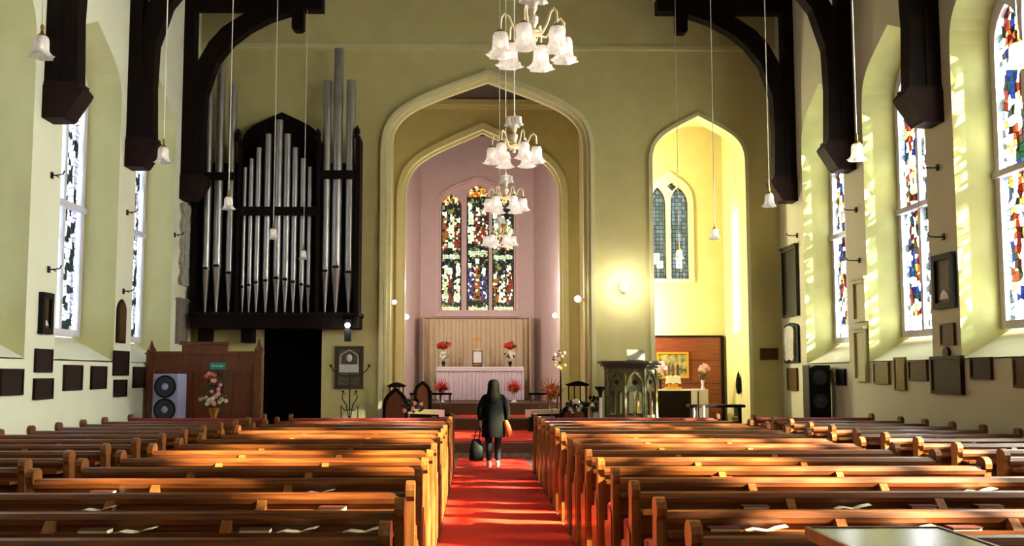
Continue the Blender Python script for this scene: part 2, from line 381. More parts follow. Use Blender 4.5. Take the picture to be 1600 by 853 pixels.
# sanctuary
Y3 = 31.0
pl, pr = hy(657, 400, Y3).x, hy(834, 400, Y3).x
zc2 = hy(755, 213, Y3).z
def slab(name, x0, y0, x1, y1, z0, z1, th, m):
    d = Vector((x1-x0, y1-y0, 0)).normalized(); nrm = Vector((-d.y, d.x, 0)) * th
    return struct(MB().plate([[(x0, y0), (x1, y1), (x1+nrm.x, y1+nrm.y), (x0+nrm.x, y0+nrm.y)]], z0, z1, FXY).build(name, m))
slab('wall_sanctuary_left', A2[0]-.25, Y2+.35, pl, Y3, .94, zc2, .2, W_PINK)
slab('wall_sanctuary_right', A2[1]+.25, Y2+.35, pr, Y3, .94, zc2, -.2, W_PINK)
struct(MB().box(A2[0]-.6, A2[1]+.6, Y2+.35, Y3+.3, zc2, zc2+.2).build('ceiling_sanctuary', CEILW))
wl, wr, wb = hy(686, 400, Y3).x, hy(806, 400, Y3).x, hy(745, 488, Y3).z
wz, wa = hy(686, 322, Y3).z, hy(745, 280, Y3).z
struct(MB().plate([rect(pl-.3, pr+.3, .94, zc2), arch(wl, wr, wb, wz, wa)], Y3, Y3+.3, FXZ).build('wall_sanctuary_back', W_PINK))
struct(MB().box(wl-.1, wr+.1, Y3-.12, Y3, wb-.14, wb-.02).build('trim_11', W_PINKL))
EW = []
for (p, q, ytop) in ((689, 721, 303), (729, 764, 289), (769, 803, 303)):
    EW.append((hy(p, 400, Y3+.1).x, hy(q, 400, Y3+.1).x, hy(745, 486, Y3+.1).z, hy(745, ytop, Y3+.1).z))
WE = struct(MB().plate([arch(wl+.003, wr-.003, wb, wz, wa-.003)] + [lancet(a, b, z0+.03, z1-.45, z1) for a, b, z0, z1 in EW], Y3+.08, Y3+.2, FXZ).build('window_13', W_PINKL))
band(wl, wr, wz, wa, .09, Y3-.03, Y3-.001, 'trim_12', W_PINKL, z0=wb)
def east_col(k):
    rr = random.Random(k*13+5)
    figs = []
    for tier, (v0, v1) in enumerate(((.06, .42), (.5, .86))):
        cols = [(.75, .78, .55), (.34, .07, .04), (.16, .10, .28), (.42, .18, .05), (.62, .66, .42)]
        for q in range(3):
            figs.append((.22+.28*q+rr.uniform(-.05, .05), v0+.02, v0+(v1-v0)*rr.uniform(.55, .85), .15, cols[rr.randrange(5)]))
    def f(u, v, r):
        if u < .07 or u > .93: return (.03, .05, .03)
        if .43 < v < .475: return r.choice([(.62, .66, .5), (.5, .55, .38)])
        if v < .04: return r.choice([(.6, .6, .4), (.7, .7, .5)])
        if v > .90:
            return r.choice([(.75, .72, .4), (.5, .2, .03), (.06, .08, .12), (.65, .45, .1)])
        for (fx, b0, b1, wd, c) in figs:
            if abs(u-fx) < .08 and abs(v-(b1+.025)) < .022: return (.85, .85, .62)
            if b0 < v < b1 and abs(u-fx) < wd*(1.15-.5*(v-b0)/(b1-b0)):
                if r.random() < .2: return (.8, .82, .6)
                if r.random() < .25: return (.04, .04, .03)
                return tuple(x*r.uniform(.7, 1.2) for x in c)
        return r.choice([(.02, .03, .06), (.03, .05, .03), (.05, .02, .02), (.10, .13, .06), (.3, .3, .12), (.02, .02, .02)])
    return f
for k, (a, b, z0, z1) in enumerate(EW):
    glass_panel('pane', a-.02, b+.02, z0, z1+.05, 0.062, east_col(k), FXZ, Y3+.15, WE, seed=50+k, lead=.07, gain=.36)
portal((.0, Y3+.6, 5.7), (0, -1, 0), 2.4, 4.2)
# side chapel
YC = 25.0; cxr = hy(1127, 400, YC).x; cxf = hy(1165, 400, YB).x
zc3 = 8.3
cw = [(hy(p, 400, YC).x, hy(q, 400, YC).x) for p, q in ((1017, 1042), (1048, 1077))]
cz0, cz1, cz2 = hy(1050, 436, YC).z, hy(1050, 318, YC).z, hy(1050, 292, YC).z
dia = [(hy(1045, 0, YC).x + dx, hy(1045, 291, YC).z + dz) for dx, dz in ((0, -.14), (.14, 0), (0, .1), (-.14, 0))]
struct(MB().plate([rect(3.2, cxr+.3, 0, zc3), lancet(*cw[0], cz0, cz1, cz2), lancet(*cw[1], cz0, cz1, cz2), dia], YC, YC+.3, FXZ).build('wall_chapel_back', W_EAST))
WC = struct(MB().plate([arch(cw[0][0]-.12, cw[1][1]+.12, cz0-.1, cz1, cz2+.42), lancet(*cw[0], cz0, cz1, cz2), lancet(*cw[1], cz0, cz1, cz2), dia], YC-.05, YC-.001, FXZ).build('window_14', W_MOULD))
def chap_col(u, v, r):
    if .3 < u < .7 and .12 < v < .3: return r.choice([(.5, .52, .4), (.6, .6, .45)])
    return r.choice([(.10, .13, .12), (.14, .17, .15), (.12, .14, .10), (.17, .19, .18)])
for a, b in cw: glass_panel('pane', a-.02, b+.02, cz0-.02, cz2+.02, .09, chap_col, FXZ, YC+.12, WC, seed=int(a*10), jit=.05, gain=.6)
glass_panel('pane', dia[3][0], dia[1][0], dia[0][1], dia[2][1], .09, chap_col, FXZ, YC+.12, WC, seed=3, gain=.6)
slz0, slz1 = hx(1152, 520, 6.4).z, hx(1152, 268, 6.4).z
struct(MB().plate([rect(YB, YC, 0, zc3), arch(23.35, 24.15, slz0, slz1-.8, slz1)], cxf, cxf+.3, FYZ).build('wall_chapel_right', W_EAST))
WS = struct(MB().plate([rect(23.3, 24.2, slz0-.05, slz1+.05), rect(23.42, 23.72, slz0+.1, slz1-.7), rect(23.78, 24.08, slz0+.1, slz1-.7)], cxf+.3, cxf+.4, FYZ).build('window_15', FRAME))
glass_panel('pane', 23.35, 24.15, slz0, slz1, .2, lambda u, v, r: (.9, .92, .85), FYZ, cxf+.35, WS, seed=8)
portal((cxf+.6, 23.75, (slz0+slz1)/2), (-1, 0, 0), .9, slz1-slz0)
struct(MB().box(3.0, 3.2, YB, YC+.3, 0, zc3).build('wall_chapel_left', W_EAST))
struct(MB().box(3.0, cxf+.4, YB, YC+.3, zc3, zc3+.2).build('ceiling_chapel', W_EAST))
# organ chamber behind the doorway
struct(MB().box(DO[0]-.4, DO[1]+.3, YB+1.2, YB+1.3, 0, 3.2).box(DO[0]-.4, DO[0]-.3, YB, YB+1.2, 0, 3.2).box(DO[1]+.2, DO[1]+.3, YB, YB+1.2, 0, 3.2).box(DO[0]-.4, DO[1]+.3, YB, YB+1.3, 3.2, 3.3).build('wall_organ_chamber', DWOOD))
# back of the nave and the roof
struct(MB().plate([[(XL-TH, 0), (XR+TH, 0), (XR+TH, 10.9), (CX, 15.6), (XL-TH, 10.9)], arch(-2, 2.4, 3.2, 7.5, 10)], -4.4, -4, FXZ).build('wall_front', W_SIDE))
WF = struct(MB().plate([arch(-2, 2.4, 3.2, 7.5, 10)] + [rect(-1.85+k*1.05, -.95+k*1.05, 3.35, 7.6) for k in range(4)], -4.3, -4.2, FXZ).build('window_16', FRAME))  # unseen west window, added to light the end wall from the front
for k in range(4): glass_panel('pane', -1.87+k*1.05, -.93+k*1.05, 3.33, 7.62, .35, lambda u, v, r: (.7, .66, .5), FXZ, -4.25, WF, seed=k, gain=.45)
portal((.2, -4.7, 5.5), (0, 1, 0), 4.2, 4.6)
def roof(name, x0, x1):
    struct(MB().plate([[(x0, 10.85), (x1, 15.55), (x1, 15.8), (x0, 11.1)]], -4.4, YB, FXZ).build(name, CEILW))
roof('ceiling_left', XL-TH, CX); roof('ceiling_right', XR+TH, CX)

# ------------------------------------------------------------------ carpets
tag(MB().box(-.39, .99, -1, 20.16, 0.0, 0.014).build('aisle_carpet', CARPET), 'long red carpet running up the central aisle to the chancel step', 'carpet')
tag(MB().box(-.85, 1.65, 20.35, 24.4, RISE-.02, RISE+.0).build('chancel_carpet', CARPET), 'red carpet on the raised floor past the first stone step', 'carpet')
tag(MB().box(-.5, 1.3, 25.1, 26.4, .62, .632).build('altar_step_carpet', CARPET), 'red carpet strip on the upper step before the altar', 'carpet')

# ------------------------------------------------------------------ roof trusses
def truss(Y, label):
    t = thing('roof_truss', label, 'roof truss', (CX, Y, 5.6), group='dark timber roof trusses')
    for s in (-1, 1):
        X = lambda x: s * (abs(x - CX))
        Z = lambda z: z - 5.6
        Hw = 6.9
        pt = lambda u, v: (s*(Hw-u), v-5.6)
        MB().plate([[pt(0, 6.1), pt(.23, 6.1), pt(.23, 10.9), pt(0, 10.9)]], -.17, .17, FXZ).build('wall_post', DWOOD, t)
        inner = [(.50, 6.1), (.47, 7.2), (.50, 8.0), (.74, 8.76), (1.08, 9.2), (1.45, 9.5), (1.9, 9.75), (2.45, 9.93)]
        outer = [(2.45, 10.1), (1.8, 10.05), (1.3, 9.85), (.85, 9.55), (.55, 9.2), (.32, 8.76), (.22, 8.2), (.22, 6.1)]
        MB().plate([[pt(*p) for p in inner + outer]], -.15, .15, FXZ).build('curved_brace', DWOOD, t)
        MB().plate([[pt(0, 9.98), pt(3.1, 9.98), pt(3.1, 10.3), pt(0, 10.3)]], -.16, .16, FXZ).build('hammer_beam', DWOOD, t)
        m = MB().plate([[pt(2.4, 9.55), pt(2.46, 9.5), pt(2.6, 9.5), pt(2.66, 9.55), pt(2.66, 12.4), pt(2.4, 12.4)]], -.13, .13, FXZ)
        m.build('hammer_post', DWOOD, t)
        c = MB(); c.plate([[pt(0, 6.12), pt(.56, 6.12), pt(.61, 6.05), pt(.58, 5.98), pt(.36, 5.64), pt(.32, 5.61), pt(0, 5.61)]], -.21, .21, FXZ)
        c.plate([[pt(0, 6.18), pt(.54, 6.18), pt(.54, 6.12), pt(0, 6.12)]], -.19, .19, FXZ)
        c.build('corbel', wood('dark_red_brown_timber', (0.022, 0.008, 0.006, 1), (0.010, 0.004, 0.003, 1), .6, axis=0, spec=.1), t)
        MB().plate([[(s*(Hw+.2), 5.1), (0, 9.75), (0, 10.05), (s*(Hw+.2), 5.35)]], -.14, .14, FXZ).build('rafter', DWOOD, t)
    MB().box(-4.45, 4.45, -.12, .12, 6.6, 6.85).build('collar_beam', DWOOD, t)
truss(21.35, 'dark timber roof truss against the end wall, farthest of the three')
truss(18.03, 'dark timber roof truss, middle of the three, on wooden wall corbels')
truss(14.6, 'dark timber roof truss nearest the camera, its posts thickest in view')

# ------------------------------------------------------------------ pews
ORD = ['nearest', 'second', 'third', 'fourth', 'fifth', 'sixth', 'seventh', 'eighth', 'ninth', 'tenth', 'eleventh', 'twelfth', 'thirteenth', 'fourteenth', 'fifteenth']
def end_profile():
    p = [(-.075, 0), (.42, 0), (.42, .06), (.39, .1), (.38, .40), (.42, .46), (.43, .55), (.39, .60), (.30, .61), (.2, .63), (.12, .69), (.075, .78), (.06, .92), (.075, .955)]
    p += [(.0 + .078*math.cos(a), .99 + .055*math.sin(a)) for a in [math.radians(d) for d in (0, 35, 65, 90, 115, 145, 180)]]
    p += [(-.075, .95), (-.055, .92), (-.06, .5), (-.075, .1)]
    return p
def make_pew(x0, x1, brs, label, front=False):
    t = thing('pew', label, 'pew', (x0, 0, 0))
    L = x1 - x0
    bm_ = REDCL if front else PEW
    for a, s in ((0, 1), (L, -1)):
        e = MB().plate([end_profile()], a, a + s*.055, FYZ)
        e.plate([[(q[0]*.72+.05, q[1]*.9+.04) for q in end_profile()[1:12]] + [(0, .7), (0, .1)]], a - s*.008, a + s*.06, FYZ)
        e = e.build('bench_end', PEWEND, t)
    MB().plate([[(-.02, .12), (.005, .12), (-.015, .925), (-.04, .925)]], .05, L-.05, FYZ).build('backrest', bm_, t)
    r = MB(); r.plate([[(-.065, .905), (.02, .905), (.028, .925), (.02, .945), (-.01, .972), (-.05, .965), (-.07, .935)]], .05, L-.05, FYZ).build('top_rail', bm_, t)
    MB().box(.05, L-.05, .0, .38, .42, .45, .008).build('seat', PEW, t)
    MB().plate([[(-.045, .868), (-.175, .868), (-.178, .880), (-.19, .880), (-.19, .845), (-.045, .845)]], .055, L-.055, FYZ).build('book_ledge', PEW, t)
    for b in brs:
        MB().plate([[(-.045, .93), (-.08, .93), (-.13, .88), (-.14, .869), (-.045, .869)]], b-x0-.028, b-x0+.028, FYZ).build('divider', PEWEND, t)
        MB().plate([[(-.034, .68), (-.15, .844), (-.042, .844)]], b-x0-.02, b-x0+.02, FYZ).build('ledge_bracket', PEWEND, t)
    return t
ROWS = [4.6 + .86*k for k in range(14)] + [16.95]
blocks = [(-.40, -3.27, (-1.37, -2.33), 'main block left of the red aisle'), (1.0, 4.27, (2.02, 2.99), 'main block right of the red aisle'),
          (-3.68, -6.05, (-4.87,), 'side block by the left wall'), (4.85, 7.0, (5.9,), 'side block by the right wall')]
for (xa, xb, brs, wh) in blocks:
    x0, x1 = min(xa, xb), max(xa, xb)
    p0 = None
    for i, Y in enumerate(ROWS[:14]):
        lab = 'oak pew in the %s, %s from the camera' % (wh, ORD[i])
        if p0 is None:
            p0 = make_pew(x0, x1, brs, lab); p0['group'] = 'oak pews in the ' + wh; p0.location = (x0, Y, 0)
        else: dup(p0, (x0, Y, 0), lab)
    f = make_pew(x0, x1, brs, 'front pew of the %s, back in dark red cloth' % wh, True)
    f.location = (x0, ROWS[14], 0)

# red wool kneelers hung under the ledges
k0 = None
for i in range(1, 10):
    for sx, side in ((1.16, 'right'), (-.62, 'left')):
        if side == 'left' and i > 4: continue
        lab = 'rose pink kneeler hung behind the %s pew %s of the aisle' % (ORD[i], side)
        loc = (sx, ROWS[i]-.11, .36)
        if k0 is None:
            k0 = thing('kneeler', lab, 'kneeler', loc, group='pink kneelers hung on the pews')
            MB().box(-.09, .13, -.04, .03, 0, .33, .02).build('cushion', PINKPAD, k0)
            MB().tube([(0, 0, .32), (.02, 0, .38), (.04, 0, .32)], .006).build('hanging_loop', PINKPAD, k0)
        else: dup(k0, loc, lab)
# hymn books and leaflets on the ledges
hb = None; lf = None
# added fill: unseen point lights brightening chancel, sanctuary and chapel from behind the arches
for loc, e, c in (((-1.8, Y2+.7, 4.2), 120, (1, .95, .92)), ((2.0, Y2+.7, 4.2), 120, (1, .95, .92)), ((-1.5, YB+.5, 4.5), 14, (1, .95, .6)), ((2.0, YB+.5, 4.5), 14, (1, .95, .6)), ((3.7, 24.0, 3.2), 330, (1, .98, .88)), ((3.7, 24.0, 6.4), 190, (1, .97, .82))):
    lamp('point_light', 'POINT', loc, e, c, shadow_soft_size=.15)
spots = [(1, 150, 0), (1, 215, 1), (1, 400, 0), (1, 468, 1), (1, 570, 1), (1, 1130, 0), (1, 1200, 1), (0, 1180, 1), (0, 420, 1), (2, 155, 1), (2, 520, 0), (2, 1335, 1), (2, 1440, 0),
         (3, 1535, 1), (2, 1545, 0), (1, 1430, 1), (1, 1505, 0), (3, 160, 0), (4, 1130, 0), (6, 500, 0), (7, 590, 0), (9, 560, 0), (10, 1240, 1), (5, 1050, 0), (3, 500, 1), (8, 1000, 0), (0, 590, 0), (0, 1420, 0), (2, 1180, 0)]
seen_lab = {}
for (r, px, kind) in spots:
    Y = ROWS[r] - .122; P = hy(px, 800, Y)
    side = 'left' if P.x < 0 else 'right'
    key = (r, side, kind); c = seen_lab.get(key, 0); seen_lab[key] = c + 1
    nm = ('white service sheet' if kind else 'dark hymn book')
    lab = '%s %s lying on the ledge of the %s pew %s of the aisle' % (['', 'second', 'third', 'fourth'][c], nm, ORD[r], side); lab = lab.strip()
    loc = (P.x, Y, .870)
    rz = random.uniform(-.1, .1)
    if kind == 0:
        if hb is None:
            hb = thing('hymn_book', lab, 'book', loc, rz, 'hymn books left on the pew ledges')
            MB().box(-.08, .08, -.04, .04, 0.003, .023).build('pages', PAPER, hb)
            MB().box(-.084, .084, -.048, .048, .023, .026).box(-.084, .084, -.048, .048, 0, .003).box(-.084, -.08, -.048, .048, 0, .026).build('cover', mat('maroon_book_cover', S(70, 24, 22), .5), hb)
        else: dup(hb, loc, lab, rz)
    else:
        if lf is None:
            lf = MB().plate([[(-.12, 0), (-.08, .012), (-.03, .006), (0, .0), (.04, .018), (.1, .03), (.1, .033), (.04, .021), (0, .004), (-.03, .009), (-.08, .015), (-.12, .003)]], -.045, .045, FXZ).build('service_sheet', PAPER)
            tag(lf, lab, 'paper', 'service sheets left on the pew ledges'); lf.location = loc; lf.rotation_euler = (0, 0, rz)
        else: dup(lf, loc, lab, rz)
# desk with polished top, right foreground
dt = thing('reading_desk', 'dark desk with a polished grey top in the right foreground', 'desk', (1.63, 3.35, 0))
a = hy(1265, 825, 3.66); b2 = hy(1465, 825, 3.66)
zt = a.z; 
dt.location = ((a.x+b2.x)/2, 3.36, 0); hw = (b2.x-a.x)/2
MB().box(-hw, hw, -.30, .30, zt-.012, zt, .003).build('desk_top', STEELT, dt)
MB().box(-hw-.015, hw+.015, -.31, -.30, zt-.04, zt+.004).box(-hw-.015, hw+.015, .30, .31, zt-.04, zt+.004).box(-hw-.015, -hw, -.3, .3, zt-.04, zt+.004).box(hw, hw+.015, -.3, .3, zt-.04, zt+.004).build('edge_strip', BROWN, dt)
MB().box(-hw+.03, hw-.03, -.27, .27, 0.06, zt-.012).box(-hw+.01, hw-.01, -.29, .29, 0, .06).build('cabinet', DWOOD, dt)

# ------------------------------------------------------------------ organ
OY = 21.75
og = thing('pipe_organ', 'large pipe organ with silver pipes in a dark case, left end wall', 'pipe organ', (hy(430, 500, OY).x, OY, hy(430, 512, OY).z))
ob = Vector(og.location)
def OP(px, py, y=0.0):
    p = hy(px, py, OY + y); return p - ob
def obox(m, p0, p1, y0, y1, q0, q1):
    a = OP(p0, q1, y0); b = OP(p1, q0, y0); m.box(a.x, b.x, y0, y1, a.z, b.z); return m
obox(obox(MB(), 297, 559, -.12, YE-OY, 492, 512), 294, 561, -.18, YE-OY, 488, 493).build('case_base', DWOOD, og)
pan = OP(371, 492, .5); pan2 = OP(498, 492, .5)
zz = lambda py: OP(400, py, .5).z
MB().plate([arch(pan.x, pan2.x, pan.z, zz(228), zz(175), 8)], .5, .6, FXZ).build('arched_back_panel', DWOOD, og)
obox(MB(), 300, 371, .5, .6, 255, 492).build('tower_back_panel', DWOOD, og)
obox(MB(), 498, 560, .5, .6, 255, 492).build('tower_back_panel', DWOOD, og)
for (p0, p1, top) in ((299, 309, 215), (366, 376, 205), (491, 501, 205), (552, 563, 200)):
    m = obox(MB(), p0, p1, -.02, .5, top+14, 490)
    c = OP((p0+p1)/2, top+14, -.0)
    m.lathe([(.075, 0), (.085, .03), (.05, .06), (.075, .12), (.06, .2), (.0, .30)], (c.x, .06, c.z), 10)
    m.build('case_post', DWOOD, og)
rails = [(309, 368, 269, 281), (500, 554, 266, 279), (374, 493, 323, 336)]
for (p0, p1, q0, q1) in rails: obox(MB(), p0, p1, -.05, .0, q0, q1).build('pipe_rail', DWOOD, og)
pipes = [(329, 130, 421, 6.2), (347, 90, 417, 6.8), (365, 133, 428, 6.0), (512.6, 127, 425, 6.5), (530, 77, 419, 7.8), (549, 126, 427, 7),
         (383, 262, 450, 3.2), (393.5, 248, 447, 3.7), (405, 231, 443, 4.4), (420, 210, 440, 5.2), (437, 188, 436, 6.0), (450, 210, 438, 5.4), (462, 231, 442, 4.6), (474.5, 248, 446, 4.4), (485, 261, 449, 3.5)]
for (px, yt, ym, rp) in pipes:
    r = rp * OY / FPX
    tp = OP(px, yt, .15); mo = OP(px, ym, .15); ft = OP(px, 490, .15)
    c = (tp.x, .15 + .0, 0); hgt = tp.z - mo.z
    m = MB().lathe([(r*.96, tp.z-.03), (r, tp.z), (r*.9, tp.z), (r*.9, tp.z-.4)], c, 16)
    m.lathe([(r, mo.z+.02), (r, tp.z)], c, 16)
    m.lathe([(r*.22, ft.z), (r*.98, mo.z-.03), (r*1.06, mo.z-.02), (r*1.06, mo.z+.0), (r, mo.z+.02)], c, 16)
    P = m.build('organ_pipe', TIN, og, smooth=True)
    # mouth: dark slot under a pointed upper lip
    k = MB(); zb = mo.z + .03; y = .15 - r - .006
    k.box(c[0]-r*.62, c[0]+r*.62, y-.004, y+.03, zb-.04, zb+.02)
    k.build('mouth_slot', BLACK, P)
    k = MB(); k.plate([[(c[0]-r*.55, zb+.02), (c[0]+r*.55, zb+.02), (c[0], zb+.02+r*2.6)]], y-.002, y+.03, FXZ)
    k.build('upper_lip', TIN, P)
# bracket posts carrying the organ
for px in (318, 385): obox(MB(), px-9, px+9, .3, .7, 512, 535).build('bracket', DWOOD, og)

# ------------------------------------------------------------------ left: wooden screen, speaker, flowers, sign
SY = 19.3
sc = thing('wooden_screen', 'tall brown panelled wooden screen with pointed corner finials under the organ', 'wooden screen', (hy(320, 600, SY).x, SY, 0))
so = sc.location.x
sx = lambda px: hy(px, 600, SY).x - so
sz = lambda py: hy(320, py, SY).z
MB().box(sx(238), sx(406), 0, .05, 0, sz(553)).build('back_board', BROWN, sc)
m = MB()
for a, b in ((240, 290), (298, 352), (360, 402)):
    m.plate([rect(sx(a-4), sx(b+4), .15, sz(578)), rect(sx(a)+.03, sx(b)-.03, .35, sz(583))], -.04, 0, FXZ)
m.build('panel_frame', BROWN, sc)
MB().box(sx(236), sx(408), -.06, .06, sz(578), sz(572)).box(sx(236), sx(408), -.05, .06, sz(572), sz(553)).box(sx(236), sx(408), -.09, .08, sz(553), sz(549)).build('frieze', BROWN, sc)
MB().box(sx(284), sx(354), -.05, .06, sz(549), sz(539)).box(sx(281), sx(357), -.10, .1, sz(539), sz(534)).build('crest', BROWN, sc)
for px, top in ((235.5, 532), (404, 530)):
    x = sx(px); z = sz(top)
    m = MB().box(x-.07, x+.07, -.1, .08, 0, z-.28).box(x-.09, x+.09, -.12, .1, z-.28, z-.24)
    m.lathe([(.09, z-.24), (.1, z-.2), (.05, z-.12), (.02, z-.04), (.028, z-.02), (.0, z)], (x, -.01, 0), 8)
    m.build('finial_post', BROWN, sc)
tag(MB().box(0, .30, 0, .02, 0, .13).box(.04, .26, -.004, 0, .05, .075).build('hanging_sign', [TEAL], loc=(hy(328, 578, SY-.08).x, SY-.085, hy(328, 577, SY-.08).z)), 'small teal sign with pale lettering on the wooden screen', 'sign')
tx = MB()
for k, wd in enumerate((.05, .03, .04, .055, .03)): tx.box(.03+k*.05, .03+k*.05+wd*.8, -.007, -.004, .05, .08)
so_ = [o for o in bpy.data.objects if o.name == 'hanging_sign'][0]
tx.build('lettering', PAPER, so_)
def speaker(loc, wd, dp, ht, label, body, cone, drv, rz=0):
    t = thing('loudspeaker', label, 'loudspeaker', loc, rz)
    MB().box(-wd/2, wd/2, -dp/2, dp/2, .0, ht, .02).build('cabinet', body, t)
    for z, r in drv:
        c = MB(); c.tube([(0, -dp/2-.012, z), (0, -dp/2+.01, z)], r*1.08, 24)
        o = c.build('driver_ring', BLACK, t)
        c = MB(); c.tube([(0, -dp/2-.016, z), (0, -dp/2-.012, z)], r*.9, 24).build('cone', cone, o)
        MB().ball((0, -dp/2-.016, z), r*.33, (1, .4, 1)).build('dust_cap', body if body is not BLACK else cone, o, smooth=True)
    c = MB()
    for x in (-.13, .13): c.tube([(x*wd/.55, -dp/2-.006, ht*.46), (x*wd/.55, -dp/2+.01, ht*.46)], .03, 12)
    c.build('port', BLACK, t)
    return t
SP = hy(264, 655, 18.5)
speaker((SP.x, 18.5, 0), .50, .4, hy(264, 584, 18.3).z, 'lavender grey loudspeaker with two round drivers before the wooden screen', SPKG, SPKD, [(hy(264, 604, 18.3).z, .2), (hy(264, 640, 18.3).z, .2)], rz=-.12)
RB = hy(1277, 640, 19.4)
speaker((RB.x, 19.4, 0), .44, .4, hy(1277, 570, 19.2).z, 'tall black loudspeaker beside the right wall', BLACK, SPKD, [(hy(1277, 590, 20).z, .16), (hy(1277, 625, 20).z, .16)], rz=0)

def bouquet(m_leaf, m_flow, parent, c, rx, rz_, nl, nf, fl=(FPINK,), seed=1, fr=.035, lr=.07, leafm=LEAF, ry=None):
    r = random.Random(seed); lm = MB(); fms = [MB() for _ in fl]; ry = ry or rx
    for i in range(nl):
        th = r.uniform(0, 2*PI); q = r.random()**.5
        p = Vector(c) + Vector((math.cos(th)*q*rx, math.sin(th)*q*ry, r.uniform(-1, 1)*rz_*math.sqrt(1-q*q*.7)))
        d = Vector((r.uniform(-1, 1), r.uniform(-1, 1), r.uniform(-.3, 1))).normalized(); s = d.cross(Vector((.3, .2, .9))).normalized()*lr*.28
        v = [lm.bm.verts.new(x) for x in (p-d*lr*.5, p+s+d*lr*.05, p+d*lr*.5, p-s+d*lr*.05)]
        v2 = lm.bm.verts.new(p + s.cross(d).normalized()*.008)
        for k in range(4): lm.bm.faces.new((v[k], v[(k+1) % 4], v2))
        lm.bm.faces.new(v[::-1])
    for i in range(nf):
        th = r.uniform(0, 2*PI); q = r.random()**.5; fm = fms[i % len(fl)]
        p = Vector(c) + Vector((math.cos(th)*q*rx, -abs(math.sin(th))*ry*.9, r.uniform(-1, 1)*rz_*math.sqrt(1-q*q*.8)))
        for a in range(5):
            an = a*2*PI/5 + i; fm.ball(p + Vector((math.cos(an)*fr*.6, -.01, math.sin(an)*fr*.6)), fr*.55, (1, .6, 1), 6, 4)
        fm.ball(p + Vector((0, -.015, 0)), fr*.4, seg=6, rings=4)
    if nl: lm.build('foliage', leafm, parent)
    for f, mm in zip(fms, fl): f.build('blossoms', mm, parent, smooth=True)

FY = 18.3
p = hy(334, 655, FY)
fl = thing('flower_stand', 'tall arrangement of pink flowers on a brass stand before the wooden screen', 'flower arrangement', (p.x, FY, 0))
zb = hy(334, 638, FY).z
MB().lathe([(.16, 0), (.17, .03), (.05, .06), (.03, .12), (.03, zb-.25), (.06, zb-.2), (.05, zb-.16), (.09, zb-.05), (.1, zb)], n=14).cap().build('brass_stand', BRASS, fl, smooth=True)
bouquet(0, 0, fl, (0, 0, hy(334, 622, FY).z), .26, .13, 90, 16, (FPINK, FWHITE), 3, .04, .1)
bouquet(0, 0, fl, (0, 0, hy(334, 598, FY).z), .19, .22, 80, 12, (FPINK, mat('coral_petals', S(222, 110, 90), .6)), 4, .035, .09, leafm=DLEAF)

# framed memorial, candelabrum, wall lamp right of the doorway
m0 = hy(523, 607, YE-.03); m1 = hy(568, 541, YE-.03)
t = thing('memorial_tablet', 'framed arched memorial tablet on the wall right of the dark doorway', 'memorial plaque', ((m0.x+m1.x)/2, YE-.001, m0.z))
hw = (m1.x-m0.x)/2; ht = m1.z-m0.z
MB().plate([rect(-hw, hw, 0, ht), rect(-hw+.07, hw-.07, .07, ht-.07)], -.07, 0, FXZ).build('frame', wood('tablet_frame_wood', S(70, 48, 30), S(40, 26, 18), .4), t)
MB().box(-hw+.07, hw-.07, -.03, 0, .07, ht-.07).build('back_panel', mat('mottled_stone', S(96, 96, 72), .6, noise_amt=.5, scale=30), t)
m = MB(); m.plate([arch(-hw+.1, hw-.1, ht*.38, ht*.7, ht*.93) + arch(-hw+.14, hw-.14, ht*.38, ht*.7, ht*.89)[::-1]], -.055, -.03, FXZ); m.build('arch_moulding', MARB, t)
MB().box(-hw+.1, hw-.1, -.06, -.03, ht*.38, ht*.57).build('inscription_panel', mat('white_marble', S(214, 208, 206), .5, noise_amt=.1), t)
MB().ball((0, -.04, ht*.72), .07, (1, .4, 1.3)).build('carved_shield', LINEN, t, smooth=True)
CY = 20.6; p = hy(546, 645, CY)
t = thing('candelabrum', 'black iron branched candelabrum standing before the framed memorial tablet', 'candelabrum', (p.x, CY, 0))
zt_ = hy(546, 583, CY).z
MB().tube([(0, 0, .02), (0, 0, zt_)], .014).lathe([(.03, .5), (.045, .55), (.03, .6)], n=10).build('stem', IRON, t)
z1 = hy(546, 583, CY).z; z0 = hy(546, 625, CY).z
m = MB()
for s in (-1, 1):
    m.tube([(0, 0, z1-.05), (s*.12, 0, z1-.06), (s*.26, 0, z1-.02), (s*.37, 0, z1+.08), (s*.4, 0, z1+.14)], .012)
    m.ball((s*.41, 0, z1+.16), .03)
m.build('arm', IRON, t)
m = MB()
for s in (-1, 1):
    m.tube([(0, 0, z0-.5), (s*.07, 0, z0-.1), (s*.16, 0, z0+.04), (s*.14, 0, z0+.16), (s*.08, 0, z0+.12)], .012)
    m.tube([(0, 0, z0-.2), (s*.1, 0, z0-.22), (s*.18, 0, z0-.12), (s*.17, 0, z0-.4), (s*.26, 0, z0-.55)], .012)
    m.ball((s*.14, 0, z0+.18), .025)
m.build('scrollwork', IRON, t)
MB().tube([(-.3, .2, .01), (0, 0, .1), (.3, .2, .01)], .014).tube([(0, 0, .1), (0, -.28, .01)], .014).build('foot', IRON, t)

